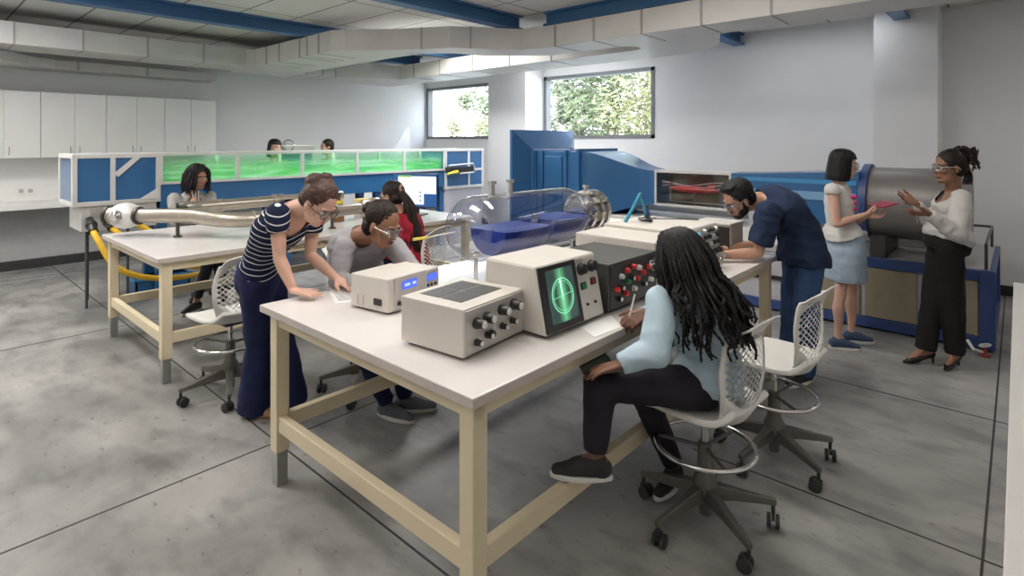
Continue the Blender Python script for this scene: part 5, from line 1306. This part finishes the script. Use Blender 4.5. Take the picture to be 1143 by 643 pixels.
# ===== woman in the pale blue shirt, foreground
p = Person('seated woman in pale blue shirt with long black braids, seen from behind', (2.45, 1.1), 'deep', .006)
fc = dirv(-.80, .55); lf = UP.cross(fc); p.footdir = dirv(-1, .1)
p.head(V(756, 290, 2.46), dirv(-.72, .62, -.32), (0, 0, 1), 1.02); nk = V(762, 322, 2.50); p.neck(nk, .05)
pel = V(789, 424, 2.50); pel.z = .655; mid = V(797, 366, 2.56)
shL = V(737, 338, 2.37); shR = V(797, 336, 2.63)
elL = V(731, 394, 2.26); wrL = V(693, 407, 2.24); elR = V(742, 378, 2.66); wrR = V(722, 366, 2.50); wrR.z = .955
latP = lf; latS = (shL - shR)
p.b.loft(p.sections(pel, mid, nk, latP, latS, FEM(.98))); p.arm(shL, elL, wrL, .95); p.arm(shR, elR, wrR, .95)
p.hand(wrL, dirv(-1, .05, -.25), (0, 0, -1), dirv(0, 1), (.15, .25, .2), .98)
p.hand(wrR, dirv(-.85, -.35, -.25), dirv(-.1, .5, -.8), dirv(-.4, .6, .6), (.55, .7, .5), .98, .03, .6)
h1 = V(781, 432, 2.42); k1 = V(670, 428, 2.31); a1 = V(664, 508, 2.26); h2 = V(797, 424, 2.60); k2 = V(716, 432, 2.62); a2 = V(752, 519, 2.76)
p.leg(h1, k1, a1, .93); p.leg(h2, k2, a2, .93); f1 = dirv(-1, .12, -.0); f2 = dirv(-.55, -.6); p.foot(a1, f1, .22); p.foot(a2, f2, .22)
p.finish_body(); p.face_bits(); p.glasses(M['alu'])
LB = cloth('pale_blue_cotton', (.47, .60, .70), .8, var=.05)
p.garment('blue_shirt', LB, lambda mb: (mb.loft(p.sections(pel, mid, nk, latP, latS, FEM(1.04), .024)), wrist_sleeve(mb, shL, elL, wrL, .066, .058, .044, 1.05), wrist_sleeve(mb, shR, elR, wrR, .070, .062, .045, .95)), .009, 4, .016, (4, 4, 6), seed=21, cut=lambda q: (q - nk).length < .066)
p.garment('dark_jeans', cloth('plum_black_denim', (.022, .018, .026), .8, var=.2), lambda mb: (mb.loft(p.sections(pel, mid, nk, latP, latS, FEM()[:4], .014)), trouser_leg(mb, h1, k1, a1, .094, .070, .048, .96), trouser_leg(mb, h2, k2, a2, .094, .070, .048, .96)), .009, 5, .004, (9, 9, 9), 3)
SL = mat('black_canvas_shoe', (.022, .02, .022), .8, var=.2)
p.shoe(a1, f1, SL, WHITES, .255, .020, z0=a1.z - .095); p.shoe(a2, f2, SL, WHITES, .255, .020, z0=a2.z - .095)
o = MB(); p.cap_fill(.006, -.03, 0)(o); o = o.build('hair', HR['black'], p.t, smooth=True); bake(o, .009, 1)
mb = MB(); rd = random.Random(11)
ups = p.H.col[2].copy() if hasattr(p.H, 'col') else p.H @ Vector((0, 0, 1))
for k in range(92):
    an = PI + (rd.random() - .5) * 2 * (PI - .75)
    def rad(r, z_): return p.h(-.02 + r * math.cos(an), r * .92 * math.sin(an), z_)
    T0 = p.h(-.01 + rd.uniform(-.03, .03), rd.uniform(-.03, .03), .128)
    rr = rd.uniform(0, .022)
    q3 = rad(.112 + rr, -.01); out = Vector((q3.x - p.hc.x, q3.y - p.hc.y, 0)).normalized()
    q4 = rad(.118 + rr, -.09); base_ = q4.copy()
    back = -fc
    b_ = max(0, out.dot(back))
    L_ = rd.uniform(.16, .33) if b_ > .1 else rd.uniform(.10, .24)
    drift = (back * .8 + RGT * .2) * (.03 + .07 * b_)
    q5 = base_ + out * .035 + drift * .5 + UP * -L_ * .45; q6 = base_ + out * .035 + drift * 1.1 + UP * -L_ + Vector((rd.gauss(0, .012), rd.gauss(0, .012), 0))
    wv = lambda s: Vector((rd.gauss(0, s), rd.gauss(0, s), rd.gauss(0, s * .5)))
    q45 = q4.lerp(q5, .5) + wv(.010); q56 = q5.lerp(q6, .5) + wv(.014); q57 = q5.lerp(q6, .78) + wv(.012)
    strand(mb, [T0, rad(.075, .10), q3, q4, q45, q5 + wv(.012), q56, q57, q6], rd.uniform(.0065, .0095), .22, 6, .010)
mb.build('braids', HR['black'], p.t, smooth=True, auto=False)
m = MB(); w0 = wrR + dirv(-.8, -.2, 0) * .08; m.tube([w0 + dirv(-.25, -.1, -1) * .055, w0 + dirv(.25, .1, 1) * .09], .0042, 8); tag(m.build('pen', M['paper'], smooth=True), 'thin pale pen in the right hand of the woman with braids', 'pen')
c = (V(672, 418, 2.2) ); c = k1 + Vector((0, 0, .068)) + dirv(-.2, .6) * .05
t = thing('tablet', 'dark tablet lying on the knee of the woman with braids', 'tablet', c)
R = Matrix((dirv(1, .1), dirv(-.1, 1), UP)).transposed(); MB().box(c, (.15, .22, .009), R).build('body', M['black'], t, .003); MB().box(c + UP * .005, (.13, .19, .002), R).build('screen', mat('tablet_glass', (.02, .035, .03), .1), t)

# ===== man in navy bending over the far end of the front bench
p = Person('bearded man in navy shirt and jeans bending over the front bench', (4.35, 1.02), 'tan', .006)
fc = dirv(-1, .05); lf = UP.cross(fc); p.footdir = fc
p.head(V(824, 222, 3.93), dirv(-.86, -.12, -.55), (-.2, 0, 1), 1.06, fem=False); nk = V(847, 224, 3.95); p.neck(nk, .06)
pel = V(896, 284, 3.97); mid = V(896, 226, 3.97); shL = V(858, 236, 3.78); shR = V(858, 230, 4.12)
elL = V(846, 279, 3.80); wrL = V(803, 281, 3.82); elR = V(848, 276, 4.12); wrR = V(806, 278, 4.02); elL.z = .965; wrL.z = .945; elR.z = .96; wrR.z = .945
latS = shL - shR
p.b.loft(p.sections(pel, mid, nk, lf, latS, MAL(1.02))); p.arm(shL, elL, wrL, 1.05); p.arm(shR, elR, wrR, 1.05)
p.hand(wrL, dirv(-1, .2, .02), dirv(.1, .8, -.5), dirv(-.2, .6, .7), (.4, .5, .4), 1.05, .04); p.hand(wrR, dirv(-1, -.2, .0), dirv(0, -.6, -.7), dirv(-.2, -.5, .7), (.3, .4, .4), 1.05)
h1, k1, a1 = pel + lf * .09 - UP * .03, V(900, 360, 3.93), V(899, 424, 4.0); h2, k2, a2 = pel - lf * .09 - UP * .03, V(884, 358, 4.05), V(880, 420, 4.12); a1.z = a2.z = .085
p.leg(h1, k1, a1); p.leg(h2, k2, a2); p.foot(a1, dirv(-.8, -.4), .25); p.foot(a2, dirv(-1, -.1), .25)
p.finish_body(); p.face_bits(); p.glasses(M['blue2'])
NV = cloth('navy_cotton', (.018, .030, .070), .85, var=.12)
p.garment('navy_shirt', NV, lambda mb: (mb.loft(p.sections(pel, mid, nk, lf, latS, [(-.12, .185, .140, .145), (-.02, .182, .135, .14)] + MAL(1.07)[2:], .018)), short_sleeve(mb, shL, elL, .084, .078, .78), short_sleeve(mb, shR, elR, .084, .078, .78)), .009, 4, .014, (5, 5, 8), seed=31, cut=lambda q: (q - nk).length < .072)
p.garment('blue_jeans', cloth('mid_blue_denim', (.040, .080, .190), .85, var=.2), lambda mb: (mb.loft(p.sections(pel, mid, nk, lf, latS, MAL(1.0)[:3], .004)), trouser_leg(mb, h1, k1, a1 - UP * .03, .098, .080, .066), trouser_leg(mb, h2, k2, a2 - UP * .03, .098, .080, .066)), .010, 5, .007, (9, 9, 6), 7)
for a, d in ((a1, dirv(-.8, -.4)), (a2, dirv(-1, -.1))): p.shoe(a, d, SL, WHITES, .28, .02, z0=0)
def hf(mb):
    p.cap_fill(.004, -.02)(mb); mb.ell(p.h(.015, 0, .11), (.07, .062, .03), p.H)
p.hair(HR['black'], hf, .007, 1, .004, (60, 60, 60))
def bf(mb):
    R = p.H; z = p.hs
    mb.ell(p.h(.048, 0, -.094), (.038 * z, .046 * z, .030 * z), R)
    for sd in (-1, 1): mb.ell(p.h(.026, sd * .040, -.068), (.040 * z, .0235 * z, .036 * z), R); mb.ell(p.h(.006, sd * .062, -.035), (.018 * z, .010 * z, .034 * z), R)
    mb.ell(p.h(.088, 0, -.047), (.010 * z, .026 * z, .006 * z), R)
p.hair(HR['darkbrown'], bf, .006, 1, .003, (80, 80, 80), name='beard')
m = MB(); wd_ = (wrL - elL).normalized(); m.torus(elL.lerp(wrL, .93), wd_, .033, .007, 24, 6); m.lathe(elL.lerp(wrL, .93) + dirv(0, -1, .3) * .034, dirv(0, -1, .3), [(0, .018), (.008, .017)], 16); m.build('wristwatch', M['chrome'], p.t, smooth=True)
c = V(792, 290, 3.75); c.z = .90
t = thing('multimeter_probe', 'small silver probe puck under the hands of the bending man', 'probe', c)
m = MB(); m.lathe(c, (0, 0, 1), [(0, .035), (.02, .035), (.03, .02), (.05, .018)], 18); m.build('puck', M['chrome'], t, smooth=True); m = MB(); m.lathe(c + dirv(1, 0) * .055, (0, 0, 1), [(0, .02), (.045, .02)], 14); m.build('cap', M['dark'], t, smooth=True)

# ===== woman with black bob, white top and denim skirt
p = Person('woman with black bob, white sleeveless top and denim skirt', (5.39, 1.07), 'fair', .006)
fc = dirv(1, -.12); lf = UP.cross(fc); p.footdir = fc; B = V(944, 384, 4.72); B.z = 0
p.head(V(942, 184, 4.68), dirv(1, -.1, -.10), (0, 0, 1), 1.0); nk = V(936, 206, 4.70); p.neck(nk, .047)
pel = V(944, 270, 4.70); mid = V(932, 238, 4.70); shR = V(929, 213, 4.57); shL = V(941, 213, 4.84)
elR = V(934, 250, 4.52); wrR = V(964, 240, 4.55); elL = V(948, 250, 4.88); wrL = V(968, 241, 4.72)
latS = shL - shR
p.b.loft(p.sections(pel, mid, nk, lf, latS, FEM(.90))); p.arm(shR, elR, wrR, .88); p.arm(shL, elL, wrL, .88)
p.hand(wrR, dirv(1, .25, .10), dirv(.0, .6, .7), dirv(.2, -.5, .7), (.35, .45, .4), .95, .04); p.hand(wrL, dirv(1, -.3, .0), dirv(0, -.4, .8), dirv(.3, .5, .6), (.35, .45, .4), .95, .04)
h1, k1, a1 = V(942, 276, 4.645), V(938, 330, 4.625), V(935, 377, 4.64); h2, k2, a2 = V(948, 276, 4.765), V(952, 328, 4.775), V(950, 374, 4.80); a1.z = a2.z = .085
p.leg(h1, k1, a1, .84); p.leg(h2, k2, a2, .84); p.foot(a1, dirv(1, -.25), .23); p.foot(a2, dirv(1, -.25), .23)
p.finish_body(); p.face_bits(HR['black']); p.glasses(mat('white_glasses_frame', (.75, .74, .72), .35))
WT = cloth('white_cotton', (.66, .645, .62), .85, var=.03)
def tw(mb):
    mb.loft(p.sections(pel, mid, nk, lf, latS, [(.12, .184, .128, .142), (.22, .168, .116, .126)] + FEM(.93)[3:], .014)); short_sleeve(mb, shR, elR, .064, .060, .12); short_sleeve(mb, shL, elL, .064, .060, .12)
    k = pel.lerp(nk, .16) + fc * .13; mb.ell(k, (.035, .05, .025)); mb.cap(k, .018, k + fc * .05 - UP * .05 + lf * -.02, .010)
p.garment('white_top', WT, tw, .009, 5, .006, seed=41, cut=lambda q: (q - nk).length < .062)
def skirt(mb):
    top = pel.lerp(nk, .22); bot = (k1 + k2) / 2 + UP * .13 - fc * .012; rings = []
    for u, a, b in ((0, .172, .128), (.12, .182, .134), (.4, .196, .148), (.8, .198, .150), (1, .198, .150)):
        c = top.lerp(bot, u); rings.append([c + lf * a * math.cos(2 * PI * k / 28) + fc * b * math.sin(2 * PI * k / 28) for k in range(28)])
    mb.loft(rings)
p.garment('denim_skirt', cloth('light_denim', (.36, .45, .55), .9, var=.08, scale=30), skirt, .009, 3, .003, seed=5)
pr = MB(); cp = nk.lerp(pel, .30)
for i in range(3):
    q = cp + UP * (.05 - .05 * i) + fc * (.052 + .004 * i) - lf * .104; pr.ell(q, (.026, .030, .019), Matrix((fc, lf, UP)).transposed(), 10, 8)
pr.build('pink_print', cloth('magenta_print', (.55, .05, .20)), p.t, smooth=True)
CS = mat('blue_canvas_shoe', (.05, .08, .15), .8, var=.2)
p.shoe(a1, dirv(1, -.25), CS, WHITES, .25, .025, z0=0); p.shoe(a2, dirv(1, -.25), CS, WHITES, .25, .025, z0=0)
def hf(mb):
    bob(p, mb)
p.hair(HR['black'], hf, .007, 2, .002, (50, 50, 8), cut=bobcut(p))
m = MB(); m.tube([nk + lf * .05 + UP * .02, nk + fc * .15 - UP * .14, nk + fc * .155 - UP * .30, pel.lerp(nk, .3) + fc * .15], .004, 6); m.build('lanyard', mat('gold_chain', (.45, .33, .15), .35, metal=.6), p.t, smooth=True)
c = (p.hc * 0) + V(985, 228, 4.62)
t = thing('notebook', 'dark red notebook held open by the woman with the black bob', 'notebook', c)
R = Matrix((dirv(.9, .1, .25), dirv(-.1, 1, 0), dirv(-.25, 0, 1))).transposed(); MB().box(c, (.13, .19, .010), R).build('cover', mat('crimson_cover', (.34, .012, .05), .45), t, .002); MB().box(c + R @ Vector((.004, 0, 0)), (.126, .182, .008), R).build('pages', M['paper'], t)
t = thing('shoulder_bag', 'brown leather bag hanging behind the woman in the denim skirt', 'bag', V(920, 300, 4.78))
LE = mat('brown_leather', (.15, .06, .03), .5, var=.2)
m = MB(); c = V(922, 283, 4.86); m.box(c, (.07, .20, .24), Matrix((dirv(1, 0), dirv(0, 1), UP)).transposed()); m.build('bag_body', LE, t, .02)
m = MB(); m.tube([c + UP * .12 + dirv(0, -1) * .05, V(925, 240, 4.88), V(938, 209, 4.84)], .006, 6); m.build('strap', LE, t, smooth=True)

# ===== woman in white blouse and black trousers
p = Person('gesturing woman in white blouse, black trousers and heels', (5.33, .5), 'brown', .006)
fc = dirv(-1, .10); lf = UP.cross(fc); p.footdir = fc
p.head(V(1059, 187, 4.22), dirv(-1, .05, -.04), (0, 0, 1), 1.02); nk = V(1064, 213, 4.24); p.neck(nk, .049)
pel = V(1055, 272, 4.26); mid = V(1068, 240, 4.25); shL = V(1073, 221, 4.10); shR = V(1062, 220, 4.40)
elL = V(1069, 262, 4.02); wrL = V(1036, 238, 4.05); elR = V(1046, 256, 4.46); wrR = V(1022, 226, 4.36); latS = shL - shR
p.b.loft(p.sections(pel, mid, nk, lf, latS, FEM(.96))); p.arm(shL, elL, wrL, .92); p.arm(shR, elR, wrR, .92)
ex = [(.05, .1, .1), (.1, .15, .1), (.2, .25, .2), (.3, .35, .3)]
p.hand(wrR, dirv(-.95, -.1, .28), dirv(.0, -.75, .5), dirv(.1, -.2, 1), None, 1.02, .22, .1, ex)
p.hand(wrL, dirv(-1, .1, -.02), dirv(-.1, .5, .8), dirv(-.2, -.6, .8), None, 1.02, .16, .2, [(.1, .2, .1), (.2, .25, .2), (.35, .4, .3), (.5, .5, .4)])
h1, k1, a1 = V(1060, 280, 4.18), V(1064, 340, 4.22), V(1066, 396, 4.27); h2, k2, a2 = V(1050, 280, 4.36), V(1040, 338, 4.34), V(1033, 394, 4.34); a1.z = .13; a2.z = .13
p.leg(h1, k1, a1, .96); p.leg(h2, k2, a2, .96)
fa, fb = dirv(-.75, -.45, 0), dirv(-1, .0, 0); p.foot(a1, fa + UP * -.28, .21); p.foot(a2, fb + UP * -.28, .21)
p.finish_body(); p.face_bits(HR['black']); p.glasses(mat('clear_white_frame', (.72, .70, .66), .3))
BL = cloth('white_silk_blouse', (.58, .56, .545), .6, var=.04)
ncut = nk + fc * .07 - UP * .035
def bl(mb):
    mb.loft(p.sections(pel, mid, nk, lf, latS, [(.06, .165, .115, .12)] + [(.16, .178, .13, .135)] + FEM(.97)[3:], .016)); wrist_sleeve(mb, shL, elL, wrL, .066, .066, .040, .92); wrist_sleeve(mb, shR, elR, wrR, .075, .075, .040, .92)
    mb.ell(elL.lerp(wrL, .35), (.06, .06, .055))
p.garment('white_blouse', BL, bl, .009, 5, .009, (7, 7, 10), seed=51, cut=lambda q: (q - nk).length < .068 or ((q - ncut) / .075).length < 1)
p.garment('black_trousers', BLACKT, lambda mb: (mb.loft(p.sections(pel, mid, nk, lf, latS, FEM(1.0)[:3] + [(.20, .145, .10, .105)], .014)), trouser_leg(mb, h1, k1, a1 - UP * .03, .092, .074, .068), trouser_leg(mb, h2, k2, a2 - UP * .03, .092, .074, .068)), .010, 5, .006, (9, 9, 4), 9)
PT = mat('black_patent_leather', (.015, .013, .013), .15)
for a, d in ((a1, fa), (a2, fb)):
    g = Vector((a.x, a.y, 0)); sd = UP.cross(d); m = MB()
    q = lambda x, y, z: g + d * x + sd * y + UP * z
    m.cap(q(-.045, 0, .075), .030, q(.06, 0, .045), .028); m.cap(q(.06, 0, .040), .030, q(.115, 0, .026), .027); m.cap(q(.115, 0, .024), .024, q(.175, 0, .014), .008)
    o = m.build('high_heel_shoe', PT, p.t, smooth=True); bake(o, .006, 3)
    m = MB(); m.tube([q(-.055, 0, .06), q(-.06, 0, .0)], [.014, .006], 10); m.build('heel', PT, o, smooth=True)
o = MB(); p.cap_fill(.006, -.01)(o); o.ell(p.h(-.10, 0, .06), (.05, .06, .055), p.H); o = o.build('hair', HR['darkbrown'], p.t, smooth=True); bake(o, .009, 1); wrinkle(o, .005, (60, 60, 60))
mb = MB(); rd = random.Random(15)
for k in range(46):
    a = rd.uniform(0, 2 * PI); s_ = p.h(-.06 + rd.uniform(-.05, .03), .065 * math.cos(a) * rd.random(), .105 + rd.uniform(-.02, .025)); m_ = p.h(-.12 + rd.uniform(-.03, .02), .07 * math.cos(a), .09 + rd.uniform(-.05, .06)); e = p.h(-.15 + rd.uniform(-.03, .05), .075 * math.cos(a), .04 + rd.uniform(-.10, .09))
    strand(mb, [s_, m_, e], .0075, .25, 6, .009)
for k in range(7):
    s_ = p.h(-.11, rd.uniform(-.05, .05), .02); strand(mb, [s_, p.h(-.125, rd.uniform(-.05, .05), -.05), p.h(-.12, rd.uniform(-.05, .05), -.13)], .007, .25, 6, .009)
mb.build('twists', HR['darkbrown'], p.t, smooth=True, auto=False)
m = MB(); m.tube([nk + lf * .055 + UP * .02, nk + fc * .07 + lf * .03 - UP * .05, nk + fc * .10 - UP * .10, nk + fc * .07 - lf * .03 - UP * .05, nk - lf * .055 + UP * .02], .003, 6); m.build('necklace', M['dark'], p.t, smooth=True)
w0 = wrL + dirv(-1, .1, 0) * .09; m = MB(); m.tube([w0 + UP * .03, w0 - UP * .075 + dirv(.1, 0)* .02], .0042, 8); tag(m.build('stylus', mat('brass_stylus', (.5, .4, .25), .35, metal=.5), smooth=True), 'thin stylus hanging from the hand of the woman in the white blouse', 'pen')
# ---------- camera
cd = bpy.data.cameras.new('camera'); co = bpy.data.objects.new('camera', cd); COL.objects.link(co); SC.camera = co
co.location = (0, 0, CAMH); co.rotation_euler = (PI / 2, 0, TH - PI / 2)
cd.sensor_width = 36; cd.lens = 36 * FPX / 1143; cd.shift_y = -(321.5 - HY) / 1143; cd.clip_start = .05; cd.clip_end = 300
# ---------- light: added fill lights and daylight
def area(name, loc, sx, sy, e, col=(1, .96, .90), rot=(0, 0, 0)):
    l = bpy.data.lights.new(name, 'AREA'); l.shape = 'RECTANGLE'; l.size = sx; l.size_y = sy; l.energy = e; l.color = col
    o = bpy.data.objects.new(name, l); COL.objects.link(o); o.location = loc; o.rotation_euler = rot; return o
for i, (x, y, e) in enumerate(((1.6, 2.2, 26), (3.6, 2.1, 48), (0.2, 4.6, 62), (3.6, -.9, 3), (-1.2, 1.0, 12), (-1.6, 7.6, 100))):
    area('ceiling_fill', (x, y, 3.27), .6, 1.2, e)  # unseen fill lights added above the frame
area('flume_fill', (4.04, 7.34, 1.575), 3.9, .10, 16, (.86, 1, .92))  # fill light added inside the flume to make the water glow
area('ceiling_fill', (5.2, 6.4, 3.285), .62, 1.24, 110, (1, .98, .96))  # added to brighten the far zone, shows as a panel in the duct opening
# unseen fill lights added over the near half of the room brighten the ceiling
for x, y, e in ((1.2, 1.6, 40), (-1.0, 2.6, 50), (1.6, -.8, 24)): area('uplight_fill', (x, y, 2.62), .25, 1.5, e, rot=(PI, 0, 0))
# fill lights added for the side walls, and hidden behind the return duct
area('ceiling_fill', (.40, 7.1, 3.27), .6, 1.2, 90)  # added out of view to brighten the left wall
area('ceiling_fill', (6.6, -1.3, 3.27), .6, 1.2, 18)  # added out of view to brighten the right end of the window wall
for y, e in ((5.6, 26), (2.0, 9)): area('strip_fill', (7.45, y, 3.24), .16, 1.6, e, (.92, .96, 1))
sun = bpy.data.lights.new('sun', 'SUN'); sun.energy = 9.0; sun.angle = math.radians(1); sun.color = (1, .95, .86)
so = bpy.data.objects.new('sun', sun); COL.objects.link(so); so.location = (20, 8, 12)
so.rotation_euler = Vector((-.62, .12, -.78)).to_track_quat('-Z', 'Y').to_euler()
wd = bpy.data.worlds.new('world'); SC.world = wd; wd.use_nodes = True
t = wd.node_tree; bg = t.nodes['Background']
tc = t.nodes.new('ShaderNodeTexCoord'); sx = t.nodes.new('ShaderNodeSeparateXYZ'); cr = t.nodes.new('ShaderNodeValToRGB')
t.links.new(tc.outputs['Generated'], sx.inputs[0]); t.links.new(sx.outputs['Z'], cr.inputs['Fac']); t.links.new(cr.outputs[0], bg.inputs['Color'])
e = cr.color_ramp.elements; e[0].position = 0; e[0].color = (.95, .97, 1, 1); e[1].position = .6; e[1].color = (.62, .78, 1, 1)
bg.inputs['Strength'].default_value = 7.0
SC.view_settings.view_transform = 'Standard'; SC.view_settings.look = 'None'; SC.view_settings.gamma = 1; SC.view_settings.use_curve_mapping = False
SC.view_settings.exposure = 0
SC.cycles.max_bounces = 8; SC.cycles.transparent_max_bounces = 16; SC.cycles.caustics_reflective = False; SC.cycles.caustics_refractive = False
SC.cycles.sample_clamp_indirect = 6
